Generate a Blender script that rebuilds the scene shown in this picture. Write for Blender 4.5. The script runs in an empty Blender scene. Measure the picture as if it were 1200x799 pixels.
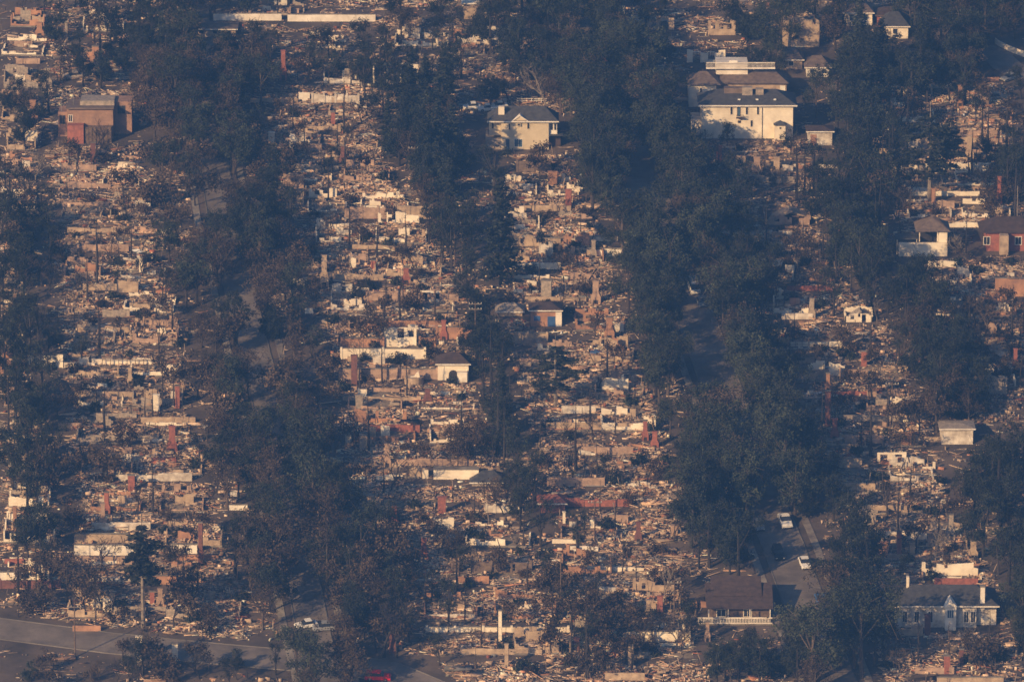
import bpy, math, random
import numpy as np
from mathutils import Vector, Matrix
R = math.radians
random.seed(7); rng = np.random.default_rng(7)
scene = bpy.context.scene
col = scene.collection

# ---------------------------------------------------------------- camera, sky, sun, exposure
DEP = R(14.0); SL = R(10.0); DC = 1450.0; PIX = 0.1431/1200
cam_d = bpy.data.cameras.new('camera'); cam = bpy.data.objects.new('camera', cam_d); col.objects.link(cam)
CAM = Vector((0, -DC*math.cos(DEP), DC*math.sin(DEP)))
cam.location = CAM; cam.rotation_euler = (math.pi/2-DEP, 0, 0)
cam_d.sensor_width = 36; cam_d.angle = 2*math.atan(600*PIX)
cam_d.clip_start = 10; cam_d.clip_end = 20000
scene.camera = cam
SUN_EL = R(20.5); SUN_AZ = R(43)           # azimuth measured from straight behind the camera towards its left
w = bpy.data.worlds.new("World"); scene.world = w; w.use_nodes = True
nt = w.node_tree; bg = nt.nodes['Background']
sky = nt.nodes.new('ShaderNodeTexSky'); sky.sky_type = 'NISHITA'; sky.sun_disc = False
sky.sun_elevation = SUN_EL; sky.sun_rotation = math.pi+SUN_AZ; sky.dust_density = 2.0; sky.ozone_density = 3.0
nt.links.new(sky.outputs[0], bg.inputs[0]); bg.inputs[1].default_value = 0.075
sd = bpy.data.lights.new('sun', 'SUN'); sun = bpy.data.objects.new('sun', sd); col.objects.link(sun)
sd.energy = 5.0; sd.angle = R(0.6); sd.color = (1.0, 0.65, 0.31)
ldir = Vector((-math.sin(SUN_AZ)*math.cos(SUN_EL), -math.cos(SUN_AZ)*math.cos(SUN_EL), math.sin(SUN_EL)))
sun.rotation_euler = ldir.to_track_quat('Z', 'Y').to_euler()
scene.view_settings.view_transform = 'Standard'; scene.view_settings.look = 'None'
scene.view_settings.gamma = 1.0; scene.view_settings.exposure = 0.50
scene.cycles.volume_bounces = 0
scene.cycles.filter_width = 1.6

# ---------------------------------------------------------------- pixel <-> ground
TS = math.tan(SL)
def ground_z(y):
    if y > 330: return TS*330 + TS*120*(1-math.exp(-(y-330)/120))
    if y < -230: return -TS*230 - TS*80*(1-math.exp((y+230)/80))
    return TS*y
def P(px, py):
    a = (px-600)*PIX; b = (400-py)*PIX
    d = Vector((a, math.cos(DEP)+b*math.sin(DEP), -math.sin(DEP)+b*math.cos(DEP)))
    t = (TS*CAM.y-CAM.z)/(d.z-TS*d.y)
    return CAM+d*t
def S(py): return 1/(PIX*(P(600, py)-CAM).length)
def proj(x, y, z):
    dx = x-CAM.x; dy = y-CAM.y; dz = z-CAM.z
    f = dy*math.cos(DEP)-dz*math.sin(DEP); u = dy*math.sin(DEP)+dz*math.cos(DEP)
    return 600+dx/f/PIX, 400-u/f/PIX

# ---------------------------------------------------------------- materials
def mat(name, c, rough=.85, var=.25, scale=1.5, c2=None, attr=False, metallic=0, rnd=0, bump=0, spec=.3):
    m = bpy.data.materials.new(name); m.use_nodes = True
    t = m.node_tree; N = t.nodes; L = t.links; b = N['Principled BSDF']
    b.inputs['Roughness'].default_value = rough; b.inputs['Metallic'].default_value = metallic
    b.inputs['Specular IOR Level'].default_value = spec
    tc = N.new('ShaderNodeTexCoord'); no = N.new('ShaderNodeTexNoise'); no.inputs['Scale'].default_value = scale
    no.inputs['Detail'].default_value = 6; no.inputs['Roughness'].default_value = .65
    L.new(tc.outputs['Object'], no.inputs['Vector'])
    rp = N.new('ShaderNodeValToRGB'); rp.color_ramp.elements[0].position = .35; rp.color_ramp.elements[1].position = .65
    d = tuple(v*(1-var) for v in c) if c2 is None else c2
    rp.color_ramp.elements[0].color = (*d, 1); rp.color_ramp.elements[1].color = (*[min(1, v*(1+var*.5)) for v in c], 1)
    L.new(no.outputs['Fac'], rp.inputs[0]); out = rp.outputs[0]
    if attr:
        at = N.new('ShaderNodeAttribute'); at.attribute_name = 'tint'
        mx = N.new('ShaderNodeMix'); mx.data_type = 'RGBA'; mx.blend_type = 'MULTIPLY'; mx.inputs[0].default_value = 1
        L.new(out, mx.inputs[6]); L.new(at.outputs['Color'], mx.inputs[7]); out = mx.outputs[2]
    if rnd:
        oi = N.new('ShaderNodeObjectInfo'); hs = N.new('ShaderNodeHueSaturation')
        mr = N.new('ShaderNodeMapRange'); mr.inputs[3].default_value = 1-rnd; mr.inputs[4].default_value = 1+rnd
        L.new(oi.outputs['Random'], mr.inputs[0]); L.new(mr.outputs[0], hs.inputs['Value']); L.new(out, hs.inputs['Color']); out = hs.outputs[0]
    L.new(out, b.inputs['Base Color'])
    if bump:
        bp = N.new('ShaderNodeBump'); bp.inputs['Strength'].default_value = .6; bp.inputs['Distance'].default_value = bump
        L.new(no.outputs['Fac'], bp.inputs['Height']); L.new(bp.outputs[0], b.inputs['Normal'])
    return m
M = {}
def defm(k, *a, **kw): M[k] = mat(k, *a, **kw)
defm('ground', (.13, .10, .08), c2=(.055, .046, .04), scale=.09, bump=.3)
defm('rubble', (1, 1, 1), var=.35, scale=1.3, attr=True)
defm('asphalt', (.20, .17, .15), c2=(.11, .095, .085), scale=.16)
defm('kerb_stone', (.20, .18, .16), c2=(.10, .09, .08), scale=.12)
defm('concrete', (.28, .25, .21), c2=(.12, .10, .09), scale=.3)
defm('grass_m', (.05, .07, .03), c2=(.09, .08, .045), scale=.3)
defm('cream', (.84, .76, .63), c2=(.64, .56, .46), scale=.25)
defm('beige', (.62, .53, .40), var=.12, scale=.6)
defm('white', (.80, .75, .68), c2=(.62, .56, .49), scale=.35)
defm('sooty_white', (.72, .66, .58), c2=(.34, .29, .25), scale=.55)
defm('pink', (.46, .32, .24), c2=(.27, .19, .15), scale=.6)
defm('brown_wall', (.36, .22, .155), c2=(.24, .15, .11), scale=.5)
defm('tan', (.50, .38, .27), c2=(.28, .21, .16), scale=.6)
defm('orange', (.46, .25, .155), c2=(.24, .14, .10), scale=.35)
defm('brick', (.36, .13, .095), c2=(.22, .09, .07), scale=1.4)
defm('dark_brick', (.20, .085, .07), c2=(.11, .06, .055), scale=1.4)
defm('stone', (.40, .33, .27), c2=(.22, .19, .16), scale=1.6)
defm('char', (.045, .04, .038), c2=(.02, .018, .017), scale=2)
defm('wood', (.17, .12, .085), c2=(.07, .05, .04), scale=2)
defm('bark', (.10, .075, .06), c2=(.045, .036, .03), scale=2.5, rnd=.4)
defm('burnt_bark', (.05, .042, .038), c2=(.024, .02, .02), scale=2.5, rnd=.4)
defm('pale_bark', (.26, .22, .18), c2=(.10, .08, .07), scale=2.0)
defm('leaf_green', (.042, .048, .028), c2=(.024, .029, .019), scale=.8, rnd=.35, attr=True)
defm('leaf_brown', (.090, .060, .038), c2=(.042, .033, .025), scale=.8, rnd=.35, attr=True)
defm('leaf_dark', (.030, .035, .024), c2=(.017, .021, .017), scale=.8, rnd=.35, attr=True)
defm('roof_grey', (.085, .085, .09), c2=(.05, .05, .055), scale=1)
defm('roof_brown', (.085, .058, .048), c2=(.05, .036, .032), scale=1)
defm('roof_tan', (.20, .15, .12), c2=(.12, .09, .075), scale=1)
defm('glass', (.03, .035, .045), rough=.15, var=.2, spec=.6)
defm('blue_glass', (.07, .13, .20), rough=.2, var=.2, spec=.6)
defm('red_paint', (.62, .02, .025), rough=.35, var=.1)
defm('white_paint', (.78, .77, .75), rough=.35, var=.06)
defm('black_paint', (.015, .017, .022), rough=.3, var=.1)
defm('grey_paint', (.25, .26, .28), rough=.4, var=.1)
defm('blue_paint', (.05, .12, .30), rough=.5, var=.15)
defm('rust', (.22, .12, .08), c2=(.12, .08, .065), scale=2)
defm('ash_metal', (.42, .38, .35), c2=(.22, .18, .16), scale=2)
defm('tyre', (.02, .02, .02)); defm('metal', (.4, .4, .4), rough=.4, metallic=.6)
defm('lamp', (.8, .78, .72), rough=.2, var=.03)

# ---------------------------------------------------------------- mesh helpers
class MB:
    def __init__(s): s.v = []; s.f = []; s.c = []
    def quad(s, *p, c=1.0):
        n = len(s.v); s.v += [tuple(q) for q in p]; s.f.append(tuple(range(n, n+len(p)))); s.c.append(c); return s
    def box(s, x0, x1, y0, y1, z0, z1, dz=(0, 0)):
        n = len(s.v)
        s.v += [(x0, y0, z0), (x1, y0, z0), (x1, y1, z0), (x0, y1, z0), (x0, y0, z1+dz[0]), (x1, y0, z1+dz[1]), (x1, y1, z1+dz[1]), (x0, y1, z1+dz[0])]
        for f in ((0, 3, 2, 1), (4, 5, 6, 7), (0, 1, 5, 4), (1, 2, 6, 5), (2, 3, 7, 6), (3, 0, 4, 7)):
            s.f.append(tuple(n+i for i in f)); s.c.append(1.0)
        return s
    def prism(s, pts, ax, a, b):
        """extrude a 2D outline along axis ax ('x': pts are (y,z); 'y': (x,z); 'z': (x,y))"""
        n = len(s.v); k = len(pts)
        mk = {'x': lambda p, t: (t, p[0], p[1]), 'y': lambda p, t: (p[0], t, p[1]), 'z': lambda p, t: (p[0], p[1], t)}[ax]
        s.v += [mk(p, a) for p in pts]+[mk(p, b) for p in pts]
        s.f.append(tuple(range(n, n+k))[::-1]); s.f.append(tuple(range(n+k, n+2*k)))
        for i in range(k): j = (i+1) % k; s.f.append((n+i, n+j, n+k+j, n+k+i))
        s.c += [1.0]*(k+2); return s
    def tube(s, pts, rad, n=5, cap=True):
        pts = [Vector(p) for p in pts]; base = len(s.v)
        for i, p in enumerate(pts):
            d = (pts[min(i+1, len(pts)-1)]-pts[max(i-1, 0)]).normalized()
            u = d.cross(Vector((.31, .77, .11))).normalized(); v = d.cross(u)
            r = rad[i] if isinstance(rad, (list, tuple)) else rad
            for k in range(n):
                a = 2*math.pi*k/n; s.v.append(tuple(p+u*math.cos(a)*r+v*math.sin(a)*r))
        for i in range(len(pts)-1):
            for k in range(n):
                k2 = (k+1) % n; s.f.append((base+i*n+k, base+i*n+k2, base+(i+1)*n+k2, base+(i+1)*n+k)); s.c.append(1.0)
        if cap:
            s.f.append(tuple(base+k for k in range(n))[::-1]); s.f.append(tuple(base+(len(pts)-1)*n+k for k in range(n))); s.c += [1., 1.]
        return s
    def hip(s, x0, x1, y0, y1, z, h, rid=None):
        if rid is None: rid = (y1-y0)/2
        ym = (y0+y1)/2; a = (x0, y0, z); b = (x1, y0, z); c = (x1, y1, z); d = (x0, y1, z); e = (x0+rid, ym, z+h); f = (x1-rid, ym, z+h)
        s.quad(a, b, f, e); s.quad(b, c, f); s.quad(c, d, e, f); s.quad(d, a, e); s.quad(a, d, c, b); return s
    def gable_y(s, x0, x1, y0, y1, z, h):          # ridge runs along y, gable faces the front
        return s.prism([(x0, z), (x1, z), ((x0+x1)/2, z+h)], 'y', y0, y1)
    def gable_x(s, x0, x1, y0, y1, z, h):
        return s.prism([(y0, z), (y1, z), ((y0+y1)/2, z+h)], 'x', x0, x1)
    def build(s, name, m, parent=None, loc=None, attr=False):
        me = bpy.data.meshes.new(name); me.from_pydata(s.v, [], s.f)
        if attr:
            a = me.attributes.new('tint', 'FLOAT_COLOR', 'FACE')
            a.data.foreach_set('color', np.array([(c, c, c, 1) if not isinstance(c, tuple) else (*c, 1) for c in s.c], 'f').ravel())
        me.materials.append(M[m]); me.update()
        o = bpy.data.objects.new(name, me); col.objects.link(o)
        if parent: o.parent = parent
        if loc is not None: o.location = loc
        return o
def tag(o, label, cat, group=None):
    o['label'] = label; o['category'] = cat
    if group: o['group'] = group
    return o
def struct(o): o['kind'] = 'structure'; return o
def thing(name, loc, label, cat, group=None, rz=0):
    o = bpy.data.objects.new(name, None); col.objects.link(o); o.location = loc; o.rotation_euler.z = rz
    o.empty_display_size = 1
    return tag(o, label, cat, group)
autolist = []      # (object, look phrase, height) : labelled at the end against the landmarks
def children(o): return list(kids.get(o.name, []))
kids = {}
def reg(root, *parts): kids[root.name] = list(parts); return root
def dup(root):
    r = root.copy(); col.objects.link(r)
    cc = []
    for ch in kids.get(root.name, []):
        c = ch.copy(); col.objects.link(c); c.parent = r; cc.append(c)
        for g in ch.children:
            d = g.copy(); col.objects.link(d); d.parent = c
    kids[r.name] = cc
    return r

# ---------------------------------------------------------------- ground, streets
g = MB(); xs = [-6000, -2500, -900, -300, -150, 0, 150, 300, 900, 2500, 6000]
ys = [-4000, -2500, -1200, -700, -500, -420, -360, -320, -290, -265, -245, -230, -180, -90, 0, 90, 180, 260, 330, 360, 400, 450, 520, 620, 800, 1200, 2500, 6000]
g.v = [(x, y, ground_z(y)) for y in ys for x in xs]; nx = len(xs)
g.f = [(j*nx+i, j*nx+i+1, (j+1)*nx+i+1, (j+1)*nx+i) for j in range(len(ys)-1) for i in range(nx-1)]
struct(g.build('ground', 'ground'))

def world_line(pts):
    return [P(*p) for p in pts]
def extend(w, n0=0, n1=0):
    if n0: w = [w[0]+(w[0]-w[1]).normalized()*n0]+w
    if n1: w = w+[w[-1]+(w[-1]-w[-2]).normalized()*n1]
    return w
def strip(name, line, o0, o1, dz, m, thick=None):
    b = MB(); L = []; Rr = []
    for i, p in enumerate(line):
        d = (line[min(i+1, len(line)-1)]-line[max(i-1, 0)]); d.z = 0; d.normalize(); n = Vector((d.y, -d.x, 0))
        for o, A in ((o0, L), (o1, Rr)):
            q = p+n*o; A.append(Vector((q.x, q.y, ground_z(q.y)+dz)))
    dn = Vector((0, 0, -(thick or 0)))
    for i in range(len(line)-1):
        b.quad(L[i], Rr[i], Rr[i+1], L[i+1])
        if thick: b.quad(L[i]+dn, L[i], L[i+1]+dn*0, L[i+1]+dn); b.quad(Rr[i], Rr[i]+dn, Rr[i+1]+dn, Rr[i+1])
    return struct(b.build(name, m))
road_defs = [
    ([(243, 130), (252, 200), (263, 270), (281, 340), (300, 420), (316, 480), (336, 580), (353, 670), (368, 745), (380, 790)], 6.0, 60, 120),
    ([(700, 90), (755, 215), (801, 335), (833, 420), (862, 500), (897, 590), (918, 640), (940, 700), (975, 790)], 7.8, 60, 120),
    ([(0, 737), (130, 754), (260, 767), (400, 779), (450, 786), (520, 815)], 8.0, 120, 60)]
roads = []
for i, (pts, wd, e0, e1) in enumerate(road_defs):
    ln = extend(world_line(pts), e0, e1); roads.append((ln, wd))
    strip('road', ln, -wd/2, wd/2, .03+.012*i, 'asphalt')
    for sgn in (-1, 1):
        a, b2 = sorted((sgn*(wd/2), sgn*(wd/2+.18))); strip('kerb', ln, a, b2, .14, 'kerb_stone', .14)
        if i < 2:
            a, b2 = sorted((sgn*(wd/2+1.6), sgn*(wd/2+3.0))); strip('pavement', ln, a, b2, .10, 'concrete', .12)
side = [([(1205, 92), (1180, 78), (1168, 66), (1176, 56)], 7.0), ([(600, 34), (640, 24), (668, 16)], 5)]
for pts, wd in side:
    ln = world_line(pts); roads.append((ln, wd)); strip('path', ln, -wd/2, wd/2, .05, 'asphalt')
# white centre dashes are worn away in the photograph: none are painted

def near_road(px, py, m):
    p = P(px, py)
    for ln, wd in roads:
        for a, b in zip(ln[:-1], ln[1:]):
            v = b-a; t = max(0, min(1, ((p.x-a.x)*v.x+(p.y-a.y)*v.y)/(v.x**2+v.y**2)))
            if math.hypot(p.x-a.x-t*v.x, p.y-a.y-t*v.y) < wd/2+m: return True
    return False
# ---------------------------------------------------------------- footprints where no rubble may lie
soft_out = []; keep_out = []       # world rectangles x0,x1,y0,y1
HREG = {}
def spot(px, py): p = P(px, py); return Vector((p.x, p.y, ground_z(p.y)))

def jag(W, h, n, amt):
    return [(W*i/n, h*(1-amt*random.random()**2)) for i in range(n+1)]
def wall_mesh(W, h, amt=.1, th=.25, step=.7, openings=()):
    """standing masonry with an uneven top; openings = (x0,x1,z0,z1)"""
    m = MB(); xs = sorted(set([0, W]+[i*step for i in range(1, int(W/step))]+[x for o in openings for x in o[:2] if 0 < x < W]))
    prev = h*(1-amt*random.random()**2)
    for a, b in zip(xs[:-1], xs[1:]):
        if b-a < .02: continue
        if random.random() < .12+amt*.45: prev = h*(1-amt*random.random()**1.3)       # a step where courses have fallen
        nxt = prev*(1+random.uniform(-.12, .06)*min(1, amt*2.5))
        op = next((o for o in openings if o[0] <= a+1e-4 and b <= o[1]+1e-4), None)
        if op:
            if op[2] > .05: m.box(a, b, 0, th, 0, op[2])
            t = max(op[3]+.1, min(prev, nxt)); 
            if op[3] < h-.1: m.box(a, b, 0, th, op[3], t, (0, 0))
        else: m.box(a, b, 0, th, -.4, min(prev, nxt), (prev-min(prev, nxt), nxt-min(prev, nxt)))
        prev = nxt
    return m
# ---------------------------------------------------------------- house kit
def window(root, x0, x1, z0, z1, y, fm='white', gm='glass', bars=1, out=.06, name='window'):
    b = MB(); t = .11
    b.box(x0-t, x1+t, y-out, y, z1, z1+t).box(x0-t, x1+t, y-out, y, z0-t, z0)
    b.box(x0-t, x0, y-out, y, z0, z1).box(x1, x1+t, y-out, y, z0, z1)
    for k in range(1, bars+1):
        if bars > 0:
            xm = x0+(x1-x0)*k/(bars+1); b.box(xm-.035, xm+.035, y-out, y, z0, z1)
    f = b.build(name, fm, root)
    MB().box(x0, x1, y-out*.4, y+.05, z0, z1).build('pane', gm, f)
    return f
def house_origin(px0, px1, py, depth):
    a = spot(px0, py); b = spot(px1, py); Wd = (b-a).length
    keep_out.append((a.x-1, b.x+1, a.y-1.5, a.y+depth+1))
    return a, Wd
VC = math.cos(DEP)
def H(px, py): return px/S(py)/VC        # metres of height from pixels

# 1. tan flat roofed building, top left
o, W = house_origin(67, 153, 170, 11)
r = thing('flat_roofed_building', o, 'brown flat-roofed boxy building with a brick-red lower corner at upper left', 'building')
k = W/86
MB().box(11*k, 65*k, 3, 11, 0, 7.3).build('wall', 'brown_wall', r)
MB().box(0, 10.8*k, 4.5, 11, 0, 6.2).build('wing', 'brown_wall', r)
MB().box(65.2*k, 86*k, 6, 12, 0, 8.2).build('wing', 'brown_wall', r)
MB().box(10*k, 66*k, 2.2, 11.3, 7.3, 7.6).build('roof', 'roof_tan', r)
MB().box(26*k, 66*k, 4.8, 11, 7.6, 8.6).build('clerestory', 'stone', r)
MB().box(12*k, 31*k, .4, 2.98, 0, 4.1).build('garage_block', 'brick', r)
b = MB(); 
for i in range(7): b.box((33+i*4.4)*k, (33+i*4.4+3.9)*k, .8, 1.0, .1, 3.7)
b.build('fence_panel', 'wood', r)
MB().box(32*k, 64*k, 1.0, 2.98, 0, 3.6).build('porch', 'roof_tan', r)
window(r, 13*k, 17*k, 4.4, 5.8, 3, 'white'); window(r, 70*k, 78*k, 5.6, 7.2, 6, 'roof_grey'); window(r, 2*k, 8*k, 3.6, 5.4, 4.5, 'wood')
MB().tube([(0+4*k, 5, 6.2), (4*k, 5, 10.2)], .05).tube([(18*k, 5, 7.6), (18*k, 5, 11)], .05).tube([(4*k, 5, 10), (18*k, 5, 10.2)], .04).build('antenna', 'metal', r)

# 2. beige two-storey house
o, W = house_origin(567, 658, 180, 10)
r = thing('two_storey_house', o, 'beige two-storey house with grey roof, small front gable and white-framed corner windows', 'house')
k = W/91
MB().box(20*k, 76*k, 2, 10, 0, 6.6).build('wall', 'beige', r)
MB().box(6*k, 19.8*k, 3.2, 10, 3.2, 6.6).build('wing', 'beige', r)
MB().box(76.2*k, 86*k, 2.6, 10, 3.6, 6.6).build('bay', 'white', r)
MB().box(76.2*k, 90*k, 3.6, 10, 0, 3.4).build('lower_wall', 'roof_brown', r)
MB().box(76.2*k, 93*k, 1.6, 4.6, 3.4, 3.58).build('porch_roof', 'roof_grey', r)
rf = MB().hip(4*k, 88*k, 1.4, 10.6, 6.6, 2.5, 3).build('roof', 'roof_grey', r)
MB().box(4*k, 88*k, 1.25, 1.4, 6.45, 6.7).build('fascia', 'white', rf)
MB().gable_y(33*k, 52*k, 1.7, 6, 6.6, 1.1).build('gable', 'beige', r)
MB().prism([(32*k, 6.6), (33*k, 6.6), (42.5*k, 7.75), (52*k, 6.6), (53*k, 6.6), (42.5*k, 7.95)], 'y', 1.5, 6).build('gable_trim', 'white', r)
MB().box(17*k, 24*k, 3.4, 4.6, 6.6, 9.4).build('chimney', 'cream', r)
for a, b2, z in ((9.5, 11.5, 4.7), (29, 31, 4.7), (51, 53.5, 4.9)): window(r, a*k, b2*k, z, z+1.3, 2 if a > 20 else 3.2, 'beige', bars=0)
window(r, 39.5*k, 42.5*k, 5.6, 6.1, 1.7, 'beige', bars=0)
window(r, 78*k, 81*k, 4.5, 5.9, 2.6, 'white', bars=0); window(r, 82.5*k, 85*k, 4.5, 5.9, 2.6, 'white', bars=0)
window(r, 26*k, 30*k, .4, 2.6, 2, 'beige', 'blue_glass', 0, name='door'); window(r, 36*k, 45*k, .9, 2.6, 2, 'white', 'blue_glass', 1)
MB().box(2*k, 19.8*k, 2, 10, 0, 2.6).build('annex', 'stone', r)

# 3. long cream two-storey house
o, W = house_origin(822, 929, 163, 12)
r = thing('two_storey_house', o, 'long cream two-storey house with grey roof and tall blank front wall', 'house')
k = W/107
MB().box(0, W, 0, 12, 0, 7.4).build('wall', 'cream', r)
rf = MB().hip(-.8, W+.9, -.7, 12.7, 7.4, 2.3, 4.5).build('roof', 'roof_grey', r)
MB().box(-.8, W+.9, -.82, -.7, 7.22, 7.5).build('gutter', 'white', rf)
for q in (44, 65, 86): MB().box((q-1.5)*k, (q+1.5)*k, 1.2, 1.8, 8.2, 8.45).build('skylight', 'lamp', r)
MB().box(48*k, 60*k, 3.4, 5.4, 8.6, 10.5).box(64*k, 73*k, 3.6, 5.6, 8.6, 10.1).build('roof_vent', 'stone', r)
MB().box(27*k, 50*k, 4.2, 6.4, 8.7, 10.2).build('dormer', 'roof_tan', r)
for q in (35, 53, 66): window(r, (q-1.2)*k, (q+1.2)*k, 5.3, 7.0, 0, 'cream', bars=0)
window(r, 57.5*k, 60*k, 2.6, 4.0, 0, 'cream', bars=0); window(r, 43*k, 45.5*k, 3.5, 3.9, 0, 'wood', bars=0)
window(r, 42*k, 45*k, 5.0, 7.2, 0, 'wood', 'blue_glass', 0, name='door')
bl = MB().box(40.5*k, 49.5*k, -1.1, 0, 4.6, 4.75).build('balcony', 'roof_brown', r)
b = MB(); b.box(40.5*k, 49.5*k, -1.1, -1.05, 5.35, 5.42)
for i in range(10): b.box((40.6+i*.95)*k, (40.6+i*.95)*k+.04, -1.1, -1.06, 4.75, 5.35)
b.build('railing', 'char', bl)
MB().tube([(71*k, -.1, 0), (71*k, -.1, 7.3)], .06).build('downpipe', 'char', r)
po = MB().box(85*k, 98*k, -1.8, 0, 0, 3.4).build('porch', 'cream', r)
MB().hip(84*k, 99.5*k, -2.3, 0, 3.4, .9, 1.4).build('porch_roof', 'roof_grey', po)
MB().box(91*k, 93*k, -1.86, -1.8, 2.5, 2.9).build('vent', 'char', po)
MB().box(-2.2, -.02, 2, 10, 0, 3.6).build('side_wall', 'sooty_white', r)

# 4. house with white balcony behind it
o, W = house_origin(805, 925, 126, 13)
r = thing('balcony_house', o, 'grey-roofed house with long white balcony railing behind the cream house', 'house')
k = W/120
MB().box(2*k, 34*k, 0, 10, 0, 5.0).build('wall', 'cream', r)
MB().box(34.3*k, 117*k, 3, 13, 0, 4.6).build('rear_wall', 'tan', r)
MB().hip(0, 40*k, -.8, 10.6, 5.0, 2.0, 3).build('roof', 'roof_tan', r)
MB().hip(34*k, 120*k, 2.2, 13.4, 4.7, 1.9, 3).build('roof', 'roof_tan', r)
MB().box(35*k, 72*k, 6, 12, 6.0, 8.6).build('upper_storey', 'white', r)
rl = MB().box(23*k, 104*k, 5.0, 5.9, 7.4, 7.6).build('balcony', 'white', r)
b = MB(); b.box(23*k, 104*k, 5.0, 5.08, 8.75, 8.9).box(23*k, 104*k, 5.0, 5.08, 7.6, 7.75)
for i in range(54): b.box((23+i*1.5)*k, (23+i*1.5)*k+.09, 5.01, 5.07, 7.75, 8.75)
b.build('railing', 'white', rl)
MB().box(50*k, 60*k, 5.92, 6, 7.0, 9.1).build('post', 'white', r)
window(r, 15*k, 17.5*k, 2.5, 4.2, 0, 'cream', bars=0); window(r, 19*k, 30*k, 1.9, 4.0, 0, 'white', 'lamp', 2)
window(r, 110*k, 115*k, 2.0, 4.0, 3, 'white', 'lamp', 0)

def small_house(px0, px1, py, hw, hr, depth, wallm, roofm, label, cat='house', wins=2, base=0, gable=False, over=.5, name='small_house', group=None, fm='white', ruined=False):
    o, W = house_origin(px0, px1, py, depth)
    r = thing(name, o, label, cat, group)
    if ruined:
        wall_mesh(W, hw, .55, .25, .45, [(W*.2, W*.33, hw*.3, hw*.75), (W*.6, W*.75, 0, hw*.8)]).build('wall', wallm, r)
        for xx in (.25, W): o_ = wall_mesh(depth, hw, .6, .25, .5).build('wall', wallm, r, (xx, 0, 0)); o_.rotation_euler.z = math.pi/2
        wall_mesh(W, hw*1.1, .4, .25, .5).build('wall', wallm, r, (0, depth, 0))
        MB().prism([(W*.1, hw*.25), (W*.55, hw*.9+hr*.5), (W*.62, hw*.85+hr*.4), (W*.2, hw*.1)], 'y', depth*.2, depth*.8).build('fallen_roof', roofm, r)
        MB().prism([(W*.5, hw*.8+hr*.4), (W*.97, hw*.5), (W*.95, hw*.4), (W*.5, hw*.7+hr*.3)], 'y', depth*.35, depth*.95).build('fallen_roof', roofm, r)
        return r
    MB().box(0, W, 0, depth, 0, hw).build('wall', wallm, r)
    m = MB()
    if gable: m.gable_y(-over, W+over, -over, depth+over, hw+.01, hr)
    else: m.hip(-over, W+over, -over, depth+over, hw+.01, hr, min(depth/2, W*.42))
    rf = m.build('roof', roofm, r)
    MB().box(-over, W+over, -over-.1, -over, hw-.14, hw+.1).build('fascia', 'white' if wallm != 'brick' else 'wood', rf)
    for i in range(wins):
        x = W*(i+.5)/wins; window(r, x-.5, x+.5, hw*.42, hw*.80, 0, fm, bars=0)
    return r
# 5..
r = small_house(513, 549, 446, 3.4, 1.7, 6, 'cream', 'roof_brown', 'small cream garage with brown hip roof and arched dark doorway in the rubble', 'garage', 0, name='garage')
pts = [(2.2, 0), (4.0, 0), (4.0, 1.2)]+[(3.1+.9*math.cos(t*math.pi/8), 1.2+.9*math.sin(t*math.pi/8)) for t in range(1, 8)]+[(2.2, 1.2)]
MB().prism(pts, 'y', -.06, .02).build('doorway', 'char', r)
MB().box(3.9, 5.9, -1.6, -.1, 0, 2.0).build('front_block', 'white', r)
r = small_house(622, 657, 383, 3.4, 1.1, 6, 'orange', 'roof_brown', 'small house remnant with orange and blue walls under a dark roof', 'house', 0, name='damaged_house')
MB().box(.6, 1.9, -.1, 0, 1.2, 2.2).build('window', 'blue_paint', r); MB().box(3.4, 5.0, -.1, 0, 0, 2.1).build('door', 'blue_paint', r)
MB().box(5.05, 6.3, -.12, 0, 0, 3.2).build('panel', 'white', r)
# brown roofed house with white railing, bottom right
o, W = house_origin(828, 905, 733, 15)
r = thing('brown_roofed_house', o, 'low house with a big dark brown stepped roof and long white porch railing', 'house')
MB().box(.3, W-.3, 2.6, 15, 0, 2.9).build('wall', 'wood', r)
MB().prism([(.9, 2.9), (8.5, 5.9), (15.5, 2.9)], 'x', 0, W+.2).build('roof', 'roof_brown', r)
MB().prism([(4.4, 4.42), (9.5, 6.9), (14, 4.3)], 'x', 1.0, W*.85).build('upper_roof', 'roof_brown', r)
b = MB().box(-1.6, W, 0, .12, 1.35, 1.55).box(-1.6, W, 0, .12, .35, .5)
for i in range(46): b.box(-1.55+i*.29, -1.43+i*.29, .01, .11, .5, 1.35)
b.build('railing', 'white', r)
MB().box(-1.4, W+.2, 0.13, 2.58, -.3, .33).build('porch_deck', 'concrete', r)
for x in (.4, W*.33, W*.66, W-.4): MB().box(x-.08, x+.08, .5, .66, .33, 2.9).build('post', 'white', r)
window(r, 2, 3.6, 1, 2.3, 2.6); window(r, 7, 8.4, 1, 2.3, 2.6)
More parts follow.
